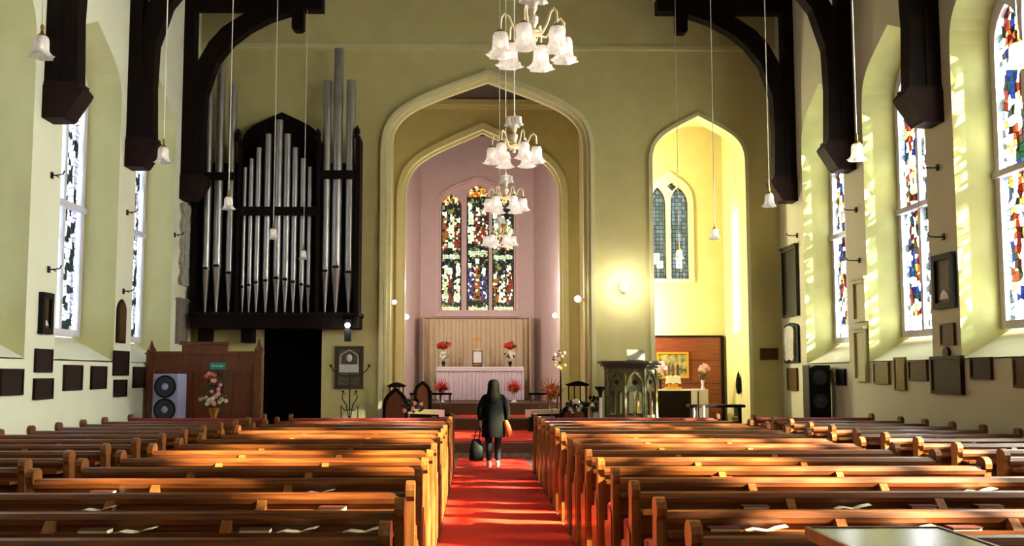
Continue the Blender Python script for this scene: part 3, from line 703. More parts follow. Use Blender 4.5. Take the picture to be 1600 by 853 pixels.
def globe_lamp(loc, label, r=.06, energy=20, arm=(0, .12, -.02), col=(1, .93, .8)):
    t = thing('wall_lamp', label, 'wall lamp', loc)
    MB().ball((0, 0, 0), r, seg=16, rings=10).build('glass_globe', GLOBE, t, smooth=True)
    a = Vector(arm); MB().tube([(0, 0, -r*.8), (a.x*.3, a.y*.3, -r-.03), tuple(a)], .012).ball(tuple(a), .03, (1, .5, 1)).build('bracket_arm', BRASS, t)
    l = lamp('globe_light', 'POINT', (0, -.0, 0), energy, col, shadow_soft_size=r*1.2); l.parent = t; l.location = (-a.x*1.4, -a.y*1.4, .02)
    return t
p = hy(620, 470, 22.3); globe_lamp((A1[0]+.16, 22.72, p.z), 'lit globe lamp on the left jamb of the big chancel arch', .055, 14, (-.1, 0, -.02))
p = hy(903, 467, 22.6); globe_lamp((p.x, 22.62, p.z), 'lit globe lamp on the right jamb of the big chancel arch', .08, 26, (.14, 0, -.02))
p = hy(635, 495, 26.5); globe_lamp((p.x, 26.5, p.z), 'lit globe lamp on the pink wall left of the altar', .07, 20, (-.2, 0, -.02))
p = hy(867, 493, 26.5); globe_lamp((p.x, 26.5, p.z), 'lit globe lamp on the pink wall right of the altar', .07, 20, (.25, 0, -.02))
p = hy(977, 448, YE-.3); globe_lamp((p.x, YE-.2, p.z), 'brightly lit lamp on bare wall between the two arches', .11, 45, (0, .2, -.02))
p = hy(543, 508, 21.42)
t = thing('spot_lamp', 'lit white lamp in a black holder under the right end of the organ', 'wall lamp', (p.x, 21.42, p.z))
MB().ball((0, 0, 0), .065).build('bulb', GLOBE, t, smooth=True)
MB().lathe([(.09, .05), (.07, .12), (.03, .14)], n=14).tube([(0, .0, .1), (0, .15, .08)], .015).build('lamp_hood', BLACK, t)
MB().box(-.07, .07, .0, .12, -.36, -.08, .01).box(-.03, .03, .10, .15, -.12, .1).build('holder', BLACK, t)
l = lamp('point_light', 'POINT', (0, -.12, 0), 12, (.9, .97, 1), shadow_soft_size=.06); l.parent = t

# ------------------------------------------------------------------ memorials on the side walls
def plaque(side, x0, x1, y0, y1, label, m, style='plain', cat='memorial plaque', group=None):
    """pixel box of a plaque lying on a wall; read as wall position"""
    if side == 'E':
        a = hy(x0, y1, YE); b = hy(x1, y0, YE); org = Vector(((a.x+b.x)/2, YE-.001, a.z)); hw = (b.x-a.x)/2; ht = b.z-a.z; f = lambda u, v, t: Vector((u, -t, v))
    else:
        X = XL if side == 'L' else XR
        ym = (y0+y1)/2
        a = hx(x0, y1, X); b = hx(x1, y1, X); zt1 = (hx(x0, y0, X).z + hx(x1, y0, X).z)/2; zb1 = (a.z+b.z)/2
        s = 1 if side == 'L' else -1
        org = Vector((X+.001*s, (a.y+b.y)/2, zb1)); hw = abs(b.y-a.y)/2; ht = zt1-zb1
        f = lambda u, v, t: Vector((s*t, u, v))
    t = thing('memorial_plaque', label, cat, org, group=group)
    dark = PLQ
    if style == 'plain':
        MB().plate([rect(-hw, hw, 0, ht)], 0, .03, f).build('tablet', m, t)
        MB().plate([rect(-hw, hw, 0, ht), rect(-hw+.035, hw-.035, .035, ht-.035)], .03, .045, f).build('raised_border', m, t)
    elif style == 'framed':
        MB().plate([rect(-hw, hw, 0, ht), rect(-hw+.09, hw-.09, .09, ht-.09)], 0, .08, f).build('frame', BLACK, t)
        MB().plate([rect(-hw+.09, hw-.09, .09, ht-.09)], 0, .04, f).build('inner_panel', m, t)
        MB().plate([lancet(-hw*.45, hw*.45, .14, ht*.16, ht*.34)], .04, .05, f).build('pale_figure', LINEN, t)
    elif style == 'lancet':
        MB().plate([lancet(-hw, hw, 0, ht*.72, ht)], 0, .04, f).build('tablet', m, t)
        MB().plate([lancet(-hw*.75, hw*.75, .06, ht*.72, ht*.94)], .04, .05, f).build('inner_panel', PLQB, t)
    elif style == 'scroll':
        MB().plate([lancet(-hw, hw, ht*.0, ht*.88, ht)], 0, .05, f).build('backing', BLACK if m is MARB else dark, t)
        MB().plate([[(-hw*.7, ht*.12), (-hw*.5, ht*.04), (0, ht*.09), (hw*.5, ht*.04), (hw*.7, ht*.12), (hw*.62, ht*.2), (hw*.72, ht*.8), (hw*.6, ht*.88), (0, ht*.93), (-hw*.6, ht*.88), (-hw*.72, ht*.8), (-hw*.62, ht*.2)]], .05, .1, f).build('carved_tablet', m, t)
    elif style == 'carved':
        pts = []
        for i in range(40):
            v = i/39; pts.append((-hw*(.75+.25*math.sin(v*28)*(.4+.6*abs(v-.5)*2)), ht*v))
        pts += [(-q[0], q[1]) for q in pts[::-1]]
        MB().plate([pts], 0, .08, f).build('carved_tablet', m, t)
        MB().plate([rect(-hw*.5, hw*.5, ht*.2, ht*.75)], .08, .1, f).build('inscription_panel', m, t)
    elif style == 'crest':
        MB().plate([rect(-hw, hw, 0, ht)], 0, .05, f).build('tablet', m, t)
        c = [(.09*math.cos(k*PI/8), ht+.05+.09*math.sin(k*PI/8)) for k in range(16)]
        MB().plate([c], 0, .05, f).build('round_crest', PLQB, t)
        MB().plate([rect(-hw, hw, 0, ht), rect(-hw+.05, hw-.05, .05, ht-.05)], .05, .07, f).build('raised_border', m, t)
    elif style == 'inset':
        MB().plate([rect(-hw, hw, 0, ht), rect(-hw+.06, hw-.06, .06, ht-.06)], 0, .07, f).build('frame', m, t)
        MB().plate([rect(-hw+.06, hw-.06, .06, ht-.06)], 0, .03, f).build('inner_panel', m, t)
        MB().plate([rect(-hw-.03, hw+.03, ht, ht+.05)], 0, .1, f).build('cornice', m, t)
    return t
plaque('L', -3, 32, 576, 618, 'dark square plaque at the left edge of the left wall', PLQ)
plaque('L', 52, 78, 545, 582, 'dark square plaque, upper of the pair below the nearer left portrait panel', PLQ)
plaque('L', 50, 79, 591, 624, 'dark square plaque, lower of the pair below the nearer left portrait panel', PLQ)
plaque('L', 58, 75, 457, 522, 'tall dark framed panel with a pale figure on the left wall', PLQB, 'framed')
plaque('L', 97, 125, 570, 610, 'dark upright plaque under the nearer visible left window sill', PLQ)
plaque('L', 140, 163, 572, 608, 'dark upright plaque between the pairs, at right of the nearer left sill', PLQ)
plaque('L', 175, 198, 548, 587, 'dark square plaque directly under the pointed arch tablet', PLQ)
plaque('L', 176, 195, 593, 620, 'small dark plaque, lowest in the stack under the pointed arch tablet', PLQ)
plaque('L', 180, 193, 467, 536, 'dark pointed arch tablet between the two left windows', PLQ, 'lancet')
plaque('L', 206, 225, 573, 606, 'dark plaque on the left wall next to the wooden screen', PLQ)
plaque('L', 273, 289, 470, 538, 'grey upright tablet in a dark frame left of the organ base', mat('grey_slab', S(140, 128, 120), .6, noise_amt=.3, scale=20), 'inset')
plaque('L', 277, 291, 318, 446, 'tall carved pale marble monument beside the organ case', MARB, 'carved')
plaque('R', 1227, 1250, 387, 495, 'tall dark grey slab high near the right corner', mat('dark_slate', S(58, 54, 44), .5, spec=.12, noise_amt=.3), 'inset')
plaque('R', 1229, 1251, 504, 567, 'white scroll tablet on dark backing near the right corner', MARB, 'scroll')
plaque('R', 1233, 1248, 575, 610, 'small brown plaque below the white scroll tablet', PLQB)
plaque('E', 1188, 1215, 544, 562, 'small brown plaque on the end wall right of the side chapel arch', PLQB)
plaque('R', 1298, 1308, 577, 597, 'small pale plaque just right of the black loudspeaker', CREAMST)
plaque('R', 1310, 1323, 576, 602, 'small black plaque under the farthest right window', BLACK)
plaque('R', 1338, 1358, 437, 503, 'pale raised stone panel between the far right windows', CREAMST, 'inset')
plaque('R', 1340, 1358, 514, 596, 'tall greenish cream panel below the pale raised panel on the right wall', CREAMST, 'inset')
plaque('R', 1368, 1392, 565, 600, 'gilt brass square plaque under the middle right window', PLQG)
plaque('R', 1401, 1418, 558, 610, 'narrow tall gilt plaque under the middle right window', PLQG)
plaque('R', 1423, 1452, 562, 595, 'brown brass square plaque right of the narrow gilt one', PLQB)
plaque('R', 1461, 1509, 556, 616, 'large dark brown plaque with a round crest on top, right wall', mat('dark_brown_tablet', S(48, 24, 16), .5, spec=.12, noise_amt=.3, scale=20), 'crest')
plaque('R', 1465, 1497, 396, 482, 'black framed glazed memorial with a pale figure on the right wall', PLQB, 'framed')
plaque('R', 1473, 1495, 505, 540, 'small brown plaque below the black framed memorial', PLQB)
plaque('R', 1520, 1553, 558, 593, 'dark brown square plaque under the nearest right window', mat('dark_brown_tablet', S(66, 36, 22), .5))
plaque('R', 1588, 1625, 558, 606, 'brown plaque cut by the right edge of the picture', PLQB)
for (side, px, py, lab) in (('L', 80, 274, 'upper iron hook left of the nearer left window'), ('L', 198, 332, 'upper iron hook left of the farther left window'), ('L', 75, 421, 'lower iron hook above the framed panel on the left wall'), ('L', 192, 455, 'lower iron hook above the pointed arch tablet'),
                       ('L', 272, 367, 'iron hook on the wall beside the organ case'), ('R', 1466, 262, 'upper iron hook above the black framed memorial'), ('R', 1475, 370, 'lower iron hook just above the black framed memorial'), ('R', 1338, 328, 'upper iron hook between the far right windows'),
                       ('R', 1343, 407, 'lower iron hook above the pale raised panel'), ('R', 1246, 368, 'iron hook above the tall grey slab near the right corner')):
    X = XL if side == 'L' else XR; s = 1 if side == 'L' else -1; p = hx(px, py, X)
    o = MB().box(-.01, .015, -.03, .03, -.05, .05).tube([(0, 0, 0), (.1, -.02, 0), (.19, -.05, .01), (.22, -.06, .06)], .011).tube([(.06, -.01, 0), (.08, .08, -.02)], .008).build('wall_hook', IRON, loc=(X+s*.012, p.y, p.z))
    if s < 0: o.rotation_euler = (0, 0, PI)
    tag(o, lab, 'hook', 'iron lamp hooks on the side walls')

# ------------------------------------------------------------------ chancel furniture
AYY = 29.2; FZ = .94
p0, p1 = hy(684, 625, AYY), hy(817, 625, AYY)
ax = (p0.x+p1.x)/2; hw = (p1.x-p0.x)/2; az = hy(745, 573, AYY).z - FZ
al = thing('altar', 'altar table draped with a pleated mauve white satin cloth', 'altar', (ax, AYY, FZ))
MB().box(-hw+.05, hw-.05, .06, .85, 0, az-.04).build('table_body', BROWN, al)
MB().box(-hw-.02, hw+.02, -.02, .9, az-.035, az, .01).build('cloth_top', LINEN, al)
m = MB(); N = 160; r = random.Random(5); rows = []
offs = [random.Random(i//1).uniform(-.2, .2) for i in range(N+1)]
for j in range(5):
    z = az-.035 - (az-.05)*j/4; row = []
    for i in range(N+1):
        u = i/N; wv = (.012+.03*j/4) * (math.sin(u*2*PI*23 + 2*math.sin(u*17)) + .5*math.sin(u*2*PI*51+1+3*math.sin(u*9)))
        row.append(m.bm.verts.new((-hw-.03 + u*(2*hw+.06), -.03 - .02*j/4 + wv, z)))
    rows.append(row)
for a_, b_ in zip(rows, rows[1:]):
    for i in range(N): m.bm.faces.new((a_[i], a_[i+1], b_[i+1], b_[i]))
for s in (-1, 1): m.box(min(s*(hw+.02), s*(hw+.035)), max(s*(hw+.02), s*(hw+.035)), -.02, .88, .02, az-.03)
m.build('pleated_frontal', SATIN, al, smooth=True)
MB().box(-hw-.03, hw+.03, -.075, -.05, az-.13, az-.03).build('cloth_border', SATIN, al)
# curtain behind
t = thing('dossal_curtain', 'cream pleated curtain hanging on a rod behind the altar', 'curtain', ((pl+pr)/2, Y3-.2, FZ))
cz = hy(745, 499, Y3-.2).z - FZ; cw_ = (pr-pl)/2-.06
m = MB(); N = 220; rows = []
for j in range(4):
    z = cz*(1-j/3) + .01; row = []
    for i in range(N+1):
        u = i/N; amp = .035+.02*j/3; wv = amp*(math.sin(u*2*PI*21+1.5*math.sin(u*11)) + .4*math.sin(u*2*PI*47))
        row.append(m.bm.verts.new((-cw_+u*2*cw_, wv, z)))
    rows.append(row)
for a_, b_ in zip(rows, rows[1:]):
    for i in range(N): m.bm.faces.new((a_[i], a_[i+1], b_[i+1], b_[i]))
m.build('drape', CREAMC, t, smooth=True)
MB().tube([(-cw_-.04, -.02, cz+.03), (cw_+.04, -.02, cz+.03)], .015).build('curtain_rod', BRASS, t)
for s in (-1, 1):
    m = MB(); N = 40; rows = []
    for j in range(3):
        z = cz*(1-j/2)+.01
        rows.append([m.bm.verts.new((s*(cw_-.0-.16*(i/N)) + .02*math.sin(i/N*2*PI*6), -.1-1.15*i/N, z)) for i in range(N+1)])
    for a_, b_ in zip(rows, rows[1:]):
        for i in range(N): m.bm.faces.new((a_[i], a_[i+1], b_[i+1], b_[i]))
    m.tube([(s*cw_, -.05, cz+.03), (s*(cw_-.16), -1.28, cz+.03)], .012)
    m.build('side_drape', CREAMC, t, smooth=True)
# altar things
zt = FZ + az; ty = AYY + .35
def at_alt(px, y=ty): return hy(px, 560, y).x
t = thing('altar_cross', 'gold cross standing at the back of the altar', 'cross', (at_alt(746, ty+.35), ty+.35, zt))
hh = hy(746, 524, ty+.35).z - zt
MB().box(-.02, .02, -.015, .015, .1, hh).build('upright', GOLD, t)
MB().box(-.16, .16, -.015, .015, hh-.14, hh-.10).build('crossbar', GOLD, t)
MB().box(-.12, .12, -.06, .06, 0, .05, .01).box(-.07, .07, -.04, .04, .05, .1, .01).build('foot', GOLD, t)
t = thing('book_stand', 'small dark stand holding a white card on the altar', 'book stand', (at_alt(746, ty), ty, zt))
MB().box(-.15, .15, -.05, .1, 0, .04).box(-.14, -.11, -.03, .03, .04, .12).box(.11, .14, -.03, .03, .04, .12).build('base', IRON, t)
MB().plate([rect(-.15, .15, .1, .5) , rect(-.125, .125, .125, .475)], -.03, .0, FXZ).build('frame', IRON, t)
MB().plate([arch(-.125, .125, .12, .38, .56)], -.02, .0, FXZ).build('card', LINEN, t)
def vase(px, label, y, z, ptop, cols, h=.16, leaf=LEAF, seed=1, sp=.15, vm=IRON, group=None):
    t = thing('flower_vase', label, 'flower vase', (hy(px, 560, y).x, y, z), group=group)
    MB().lathe([(.04, 0), (.05, .01), (.03, .04), (.06, h*.6), (.05, h), (.055, h+.01)], n=12).cap().build('vase', vm, t, smooth=True)
    H = hy(px, ptop, y).z - z
    for c in cols:
        zc, rr, rzz, fm, nf = c
        bouquet(0, 0, t, (0, 0, H*zc), rr, rzz, 18, nf, fm, seed, .05, .13, leaf); seed += 1
    # spiky petals on top
    return t
bird = (FRED,)
for px, lab in ((693, 'vase of red and white flowers on the left end of the altar'), (797, 'vase of red and white flowers on the right end of the altar')):
    t = vase(px, lab, ty, zt, 531, [(.8, .2, .09, (FRED,), 9), (.42, .16, .1, (FWHITE,), 9)], group='flower vases on the altar', seed=px)
    m = MB(); r = random.Random(px); H = hy(px, 528, ty).z - zt
    for k in range(11):
        an = -1.3+2.6*k/10; m.tube([(0, 0, H*.6), (math.sin(an)*.12, r.uniform(-.05, .05), H*.6+.1*math.cos(an)+.03), (math.sin(an)*.24, r.uniform(-.08, .08), H*.62+.25*math.cos(an))], [.012, .02, .002], 5)
    m.build('spiky_petals', FRED, t)
for px, lab in ((718, 'small candlestick left of the card on the altar'), (772, 'small candlestick right of the card on the altar')):
    t = thing('candlestick', lab, 'candlestick', (at_alt(px), ty, zt), group='candlesticks on the altar')
    MB().lathe([(.05, 0), (.045, .02), (.015, .04), (.02, .1), (.03, .12), (.0, .12)], n=10).build('holder', BRASS, t)
    MB().tube([(0, 0, .12), (0, 0, .3)], .012).build('candle', mat('red_candle', S(200, 90, 70), .6), t)
for px, lab, yy in ((690, 'white stand with red flowers on the floor left of the altar', 27.6), (803, 'white stand with red flowers on the floor right of the altar', 27.6)):
    t = thing('floor_vase', lab, 'flower stand', (hy(px, 620, yy).x, yy, FZ))
    MB().lathe([(.09, 0), (.09, .02), (.03, .05), (.03, .22), (.07, .28), (.075, .3)], n=12).cap().build('white_pedestal', LINEN, t, smooth=True)
    m = MB(); r = random.Random(px)
    for k in range(13):
        an = -1.35+2.7*k/12; m.tube([(0, 0, .28), (math.sin(an)*.14, r.uniform(-.08, .08), .28+.17*math.cos(an)+.04), (math.sin(an)*.3, r.uniform(-.1, .1), .3+.4*math.cos(an))], [.012, .024, .002], 5)
    m.build('red_spiky_flowers', FRED, t)
    bouquet(0, 0, t, (0, 0, .38), .15, .1, 24, 3, (FRED,), px, .04, .14)
# communion rails with white cloths
for s, lab in ((-1, 'left'), (1, 'right')):
    yy = 25.9; fz = .62
    a_, b_ = (640, 706) if s < 0 else (826, 888)
    x0, x1 = hy(a_, 640, yy).x, hy(b_, 640, yy).x
    t = thing('communion_rail', 'dark carved communion rail on the %s side of the altar steps' % lab, 'communion rail', ((x0+x1)/2, yy, fz)); hw = (x1-x0)/2
    MB().box(-hw, hw, -.05, .06, .56, .62, .012).build('hand_rail', DWOOD, t)
    for k in range(5):
        x = -hw+.05+k*(2*hw-.1)/4
        MB().lathe([(.03, 0), (.03, .05), (.018, .08), (.03, .22), (.018, .36), (.03, .48), (.03, .56)], (x, 0, 0), 8).build('baluster', BROWN, t)
    MB().box(-hw, hw, -.05, .05, .0, .05).build('bottom_rail', DWOOD, t)
    c0 = -hw if s < 0 else -hw
    yy2 = 24.1
    P = hy(665 if s < 0 else 850, 635, yy2)
    t = thing('kneeling_bench', 'low bench with a white cloth on the %s side before the altar rail' % lab, 'bench', (P.x, yy2, RISE), rz=.62*(-s)*-1)
    MB().box(-.5, .5, -.11, .11, .50, .53, .006).box(-.5, .5, -.118, -.11, .42, .53).box(-.51, -.5, -.11, .11, .36, .53).box(.5, .51, -.11, .11, .36, .53).build('white_cloth', LINEN, t)
    for x in (-.42, .42): MB().plate([[(-.1, 0), (.1, 0), (.06, .1), (.06, .4), (.1, .5), (-.1, .5), (-.06, .4), (-.06, .1)]], x-.02, x+.02, FYZ).build('leg', DWOOD, t)
    MB().box(-.42, .42, -.02, .02, .2, .28).build('stretcher', DWOOD, t)
# carved stalls and small stands either side
def stall(px, y, z, label, wd=.5, ht=.95):
    t = thing('choir_stall', label, 'stall', (hy(px, 620, y).x, y, z))
    MB().plate([arch(-wd/2, wd/2, 0, ht*.7, ht)], -.03, .03, FXZ).build('carved_back', DWOOD, t)
    MB().plate([arch(-wd/2+.07, wd/2-.07, .12, ht*.66, ht-.1)], -.05, -.03, FXZ).build('back_panel', BROWN, t)
    MB().box(-wd/2, wd/2, .03, .42, .4, .45).build('seat', DWOOD, t)
    for s in (-1, 1): MB().plate([[(0, 0), (.42, 0), (.42, .62), (.36, .68), (0, .7)]], s*wd/2-.02, s*wd/2+.02, FYZ).build('side_panel', DWOOD, t)
    return t
stall(618, 21.6, 0, 'dark carved stall at the left foot of the chancel arch', .56, 1.45)
stall(660, 25.0, .62, 'dark carved chair inside the chancel on the left', .42, .95)
stall(897, 21.3, 0, 'dark carved stall at the right foot of the chancel arch', .6, 1.15)
def lantern_stand(px, y, top, label, wd=.32):
    p = hy(px, top, y); t = thing('canopied_stand', label, 'wooden stand', (p.x, y, 0)); z = p.z
    MB().plate([[(-wd/2-.05, z-.08), (-wd/4, z-.02), (0, z), (wd/4, z-.02), (wd/2+.05, z-.08), (wd/2, z-.12), (-wd/2, z-.12)]], -.15, .15, FXZ).build('canopy', DWOOD, t)
    for k in range(4): MB().tube([(-wd/2+.02+k*(wd-.04)/3, 0, .3), (-wd/2+.02+k*(wd-.04)/3, 0, z-.1)], .014, 6).build('spindle', DWOOD, t)
    MB().box(-wd/2, wd/2, -.12, .12, 0, z-.48).build('base', DWOOD, t)
lantern_stand(620, 22.35, 597, 'small dark canopied stand at the left jamb of the chancel arch', .34)
lantern_stand(902, 22.0, 595, 'dark spindled stand with a peaked top by the right chancel jamb', .44)
# flowers right of the altar steps
def plant(px, py, y, z0, label, cols, rx, rz_, nl, nf, seed, pot=True, leaf=DLEAF, cat='potted plant', fr=.045, lr=.14):
    p = hy(px, py, y); t = thing('potted_plant', label, cat, (p.x, y, z0))
    h = p.z - z0
    MB().lathe([(.11, 0), (.15, .22), (.16, .26), (.14, .26)], n=14).cap().build('pot', STONE, t, smooth=True)
    MB().tube([(0, 0, .2), (.01, 0, max(.3, h))], .012).build('stem', leaf, t)
    bouquet(0, 0, t, (0, 0, h), rx, rz_, nl, nf, cols, seed, fr, lr, leaf)
    return t
t = plant(862, 613, 24.0, RISE, 'yellow orange spiky potted plant inside the chancel on the right', (FYEL, FRED), .26, .2, 60, 12, 4, leaf=mat('olive_leaves', S(130, 120, 40), .6, noise_amt=.4))
m = MB(); h = hy(862, 613, 24.0).z-RISE
for k in range(9):
    an = -1.2+2.4*k/8; m.tube([(0, 0, h-.15), (math.sin(an)*.2, 0, h+.2*math.cos(an)), (math.sin(an)*.42, 0, h-.05+.45*math.cos(an))], [.012, .02, .002], 5)
m.build('spiky_fronds', mat('rusty_fronds', S(190, 120, 70), .6), t)
yy = 20.9; p = hy(876, 575, yy)
t = thing('flower_pole', 'tall thin dark pole topped with pale yellow flowers by the right jamb', 'flower stand', (p.x, yy, 0))
MB().lathe([(.16, 0), (.14, .04), (.05, .1), (.08, .5), (.1, .7), (.05, .8), (.02, 1.0), (.018, p.z)], n=10).cap().build('pole', DWOOD, t)
bouquet(0, 0, t, (0, 0, hy(878, 560, yy).z), .16, .24, 20, 9, (FWHITE, FYEL), 9, .03, .1)
plant(897, 634, 20.6, 0, 'low dark plant with white flowers behind the front right pew', (FWHITE,), .2, .13, 70, 8, 12, cat='potted plant')
plant(925, 632, 20.3, 0, 'dark leafy potted plant beside the pulpit base', (FWHITE,), .16, .2, 70, 1, 14)
plant(645, 634, 20.7, 0, 'dark leafy plant with a few blossoms left of the chancel steps', (FPINK,), .22, .16, 70, 4, 15)
yy = 20.1; p = hy(938, 612, yy)
t = thing('candle_stand', 'black trumpet topped stand with a pale candle left of the pulpit', 'candle stand', (p.x, yy, 0))
MB().lathe([(.14, 0), (.12, .04), (.03, .08), (.03, p.z-.6), (.045, p.z-.58)], n=12).cap().build('stand', IRON, t)
MB().tube([(0, 0, p.z-.6), (0, 0, p.z-.1)], .03).build('candle', LINEN, t)
MB().lathe([(.03, p.z-.12), (.05, p.z), (.13, p.z+.1), (.12, p.z+.11), (.03, p.z)], n=12).build('trumpet_cup', IRON, t)

# ------------------------------------------------------------------ pulpit
PY = 21.2; p = hy(986, 645, PY)
pt_ = thing('pulpit', 'octagonal grey green carved stone pulpit with open gothic arches', 'pulpit', (p.x, PY, 0))
ztop = hy(986, 564, PY-.5).z; R = .56
def octo(r, z0, z1, m, n=8, rot=PI/8):
    v = [(r*math.cos(rot+k*2*PI/n), r*math.sin(rot+k*2*PI/n)) for k in range(n)]; m.plate([v], z0, z1, FXY)
m = MB(); octo(R*1.12, .0, .2, m); octo(R*1.05, .2, .62, m); octo(R*1.18, .62, .72, m); octo(R*1.1, .72, .8, m); m.build('plinth', PULP, pt_)
za0, za1 = .8, ztop-.16
rin = R*math.cos(PI/8); fw = R*math.sin(PI/8)
for k in range(8):
    an = k*PI/4
    d = Vector((math.cos(an), math.sin(an), 0)); e = Vector((-math.sin(an), math.cos(an), 0))
    f = lambda u, v, t, d=d, e=e: d*(rin - t) + e*u + Vector((0, 0, v))
    hgt = za1-za0; hs = []
    for q in range(2):
        c = (-.5+q)*fw*.92
        hs.append(lancet(c-fw*.34, c+fw*.34, za0+.06, za0+hgt*.42, za0+hgt*.55))
    hs.append([(0+.06*math.cos(a*PI/4), za0+hgt*.72+.06*math.sin(a*PI/4)) for a in range(8)])
    MB().plate([rect(-fw, fw, za0, za1)] + hs, 0, .06, f).build('arcade_panel', PULP, pt_)
    A = arch(-fw*.9, fw*.9, za0, za0+hgt*.6, za1-.04); B = arch(-fw*.78, fw*.78, za0, za0+hgt*.6, za1-.1)
    MB().plate([A + B[::-1]], -.035, 0, f).build('arch_moulding', PULP, pt_)
    a2 = an + PI/8
    MB().tube([(R*math.cos(a2), R*math.sin(a2), za0), (R*math.cos(a2), R*math.sin(a2), za1)], .04, 8).build('corner_shaft', PULP, pt_)
m = MB(); octo(R*1.1, za1, za1+.05, m); octo(R*1.22, za1+.05, za1+.11, m); octo(R*1.34, za1+.11, za1+.16, m); m.build('cornice', mat('dark_grey_stone', S(62, 58, 44), .6, noise_amt=.3), pt_)
t = thing('pulpit_bookrest', 'pale grey book rest standing on top of the pulpit', 'book rest', (hy(991, 560, PY).x, PY-.2, ztop))
MB().box(-.18, .18, -.03, .12, 0, .03).build('base', STONE, t)
MB().plate([[(-.05, .03), (-.02, .03), (.06, .24), (.03, .25)]], -.19, .19, FYZ).build('sloped_board', MARB, t)

# ------------------------------------------------------------------ side chapel
zf = .30
p0, p1 = hy(1024, 640, YC-.06), hy(1129, 527, YC-.06)
t = thing('wall_panelling', 'red brown wood panelling behind the side chapel table', 'wood panelling', ((p0.x+p1.x)/2, YC-.002, zf)); hw = (p1.x-p0.x)/2; hh = p1.z - zf
MB().box(-hw, hw, -.05, 0, 0, hh).build('boards', PANEL, t)
MB().box(-hw-.03, hw+.03, -.08, 0, hh, hh+.05).box(hw-.05, hw+.03, -.09, 0, 0, hh).build('dark_edging', DWOOD, t)
m = MB()
for k in range(1, 4): m.box(-hw, hw-.05, -.056, -.05, k*hh/4-.006, k*hh/4+.006)
m.build('board_joints', DWOOD, t)
p0, p1 = hy(1027, 591, YC-.1), hy(1076, 550, YC-.1)
t = thing('altar_painting', 'gilt framed triptych painting hung on the side chapel panelling', 'painting', ((p0.x+p1.x)/2, YC-.06, p0.z)); hw = (p1.x-p0.x)/2; hh = p1.z-p0.z
MB().plate([rect(-hw, hw, 0, hh), rect(-hw+.05, hw-.05, .05, hh-.05)], -.04, 0, FXZ).build('gilt_frame', GOLD, t)
MB().box(-hw+.05, hw-.05, -.015, 0, .05, hh-.05).build('canvas', mat('olive_painted_canvas', S(150, 140, 80), .7, col2=S(50, 44, 26), scale=7), t)
m = MB()
for x in (-.22, -.1, .0, .12): m.plate([lancet(x-.035, x+.035, .07, .3, .38)], -.02, -.015, FXZ)
m.build('painted_figures', mat('painted_robes', S(84, 50, 28), .7, noise_amt=.4), t)
MB().box(-hw*.35, -hw*.31, -.02, -.015, .05, hh-.05).box(hw*.31, hw*.35, -.02, -.015, .05, hh-.05).build('gilt_divider', GOLD, t)
TY = 24.1; p0, p1 = hy(1022, 640, TY), hy(1105, 608, TY)
t = thing('chapel_table', 'dark side chapel table partly covered by a white cloth', 'table', ((p0.x+p1.x)/2, TY, zf)); hw = (p1.x-p0.x)/2; hh = p1.z-zf
MB().box(-hw, hw, -.05, .55, hh-.04, hh).box(hw-.42, hw+.01, -.06, -.05, .12, hh).box(hw, hw+.01, -.05, .55, .12, hh).build('white_cloth', LINEN, t)
MB().box(hw-.26, hw-.23, -.066, -.06, .14, hh-.05).build('dark_stripe', DLEAF, t)
MB().box(-hw+.02, hw-.03, 0, .5, 0, hh-.04).box(-hw, hw-.42, -.055, 0, .05, hh-.04).build('table_body', DWOOD, t)
t = thing('gold_book_stand', 'gold stand holding an open white book on the chapel table', 'book stand', (hy(1052, 610, TY+.15).x, TY+.15, zf+hh))
MB().box(-.2, .2, -.08, .1, 0, .05, .015).box(-.12, .12, -.03, .06, .05, .12, .01).build('stand', GOLD, t)
m = MB()
for s in (-1, 1): m.plate([[(0, .12), (s*.06, .15), (s*.2, .13), (s*.17, .33), (s*.05, .35), (0, .31)]], -.03, .0, FXZ)
m.build('open_book', PAPER, t)
for px, tp, lab, sd in ((1098, 576, 'glass vase of pink flowers on the chapel table', 5), (1031, 576, 'pink flowers in a dark vase between the pulpit and the painting', 6)):
    t = thing('flower_vase', lab, 'flower vase', (hy(px, 600, TY+.1).x, TY+.1, zf+hh))
    MB().lathe([(.04, 0), (.05, .02), (.03, .1), (.05, .2), (.045, .24)], n=12).cap().build('vase', PINKSH if px > 1050 else IRON, t, smooth=True)
    H = hy(px, tp, TY+.1).z-zf-hh
    bouquet(0, 0, t, (0, 0, H), .15, .1, 10, 14, (FPINK,), sd, .045, .1); bouquet(0, 0, t, (0, 0, H-.2), .1, .1, 30, 0, (), sd, .04, .1)
p = hy(1140, 612, 23.9)
t = thing('wall_carving', 'dark upright carved bird shape on the chapel side wall', 'carving', (cxf-.06, 23.6, hx(1141, 615, cxf).z))
MB().lathe([(.0, 0), (.05, .04), (.07, .2), (.06, .38), (.03, .5), (.0, .58)], n=12).build('body', DWOOD, t, smooth=True)
MB().tube([(0, -.02, .12), (-.03, -.1, .12), (-.02, -.16, .16)], [.02, .015, .004], 6).box(-.02, .06, -.03, .03, .1, .14).build('bracket', DWOOD, t)
t = thing('chapel_bench', 'low dark bench on the floor in front of the side chapel arch', 'bench', (hy(1118, 640, 21.4).x, 21.4, 0)); hz = hy(1118, 632, 21.4).z
MB().box(-.62, .62, -.2, .2, hz-.06, hz, .01).build('bench_top', DWOOD, t)
for x in (-.5, .5): MB().box(x-.04, x+.04, -.16, .16, 0, hz-.06).build('leg', DWOOD, t)
MB().box(-.5, .5, -.02, .02, .3, .4).build('stretcher', DWOOD, t)
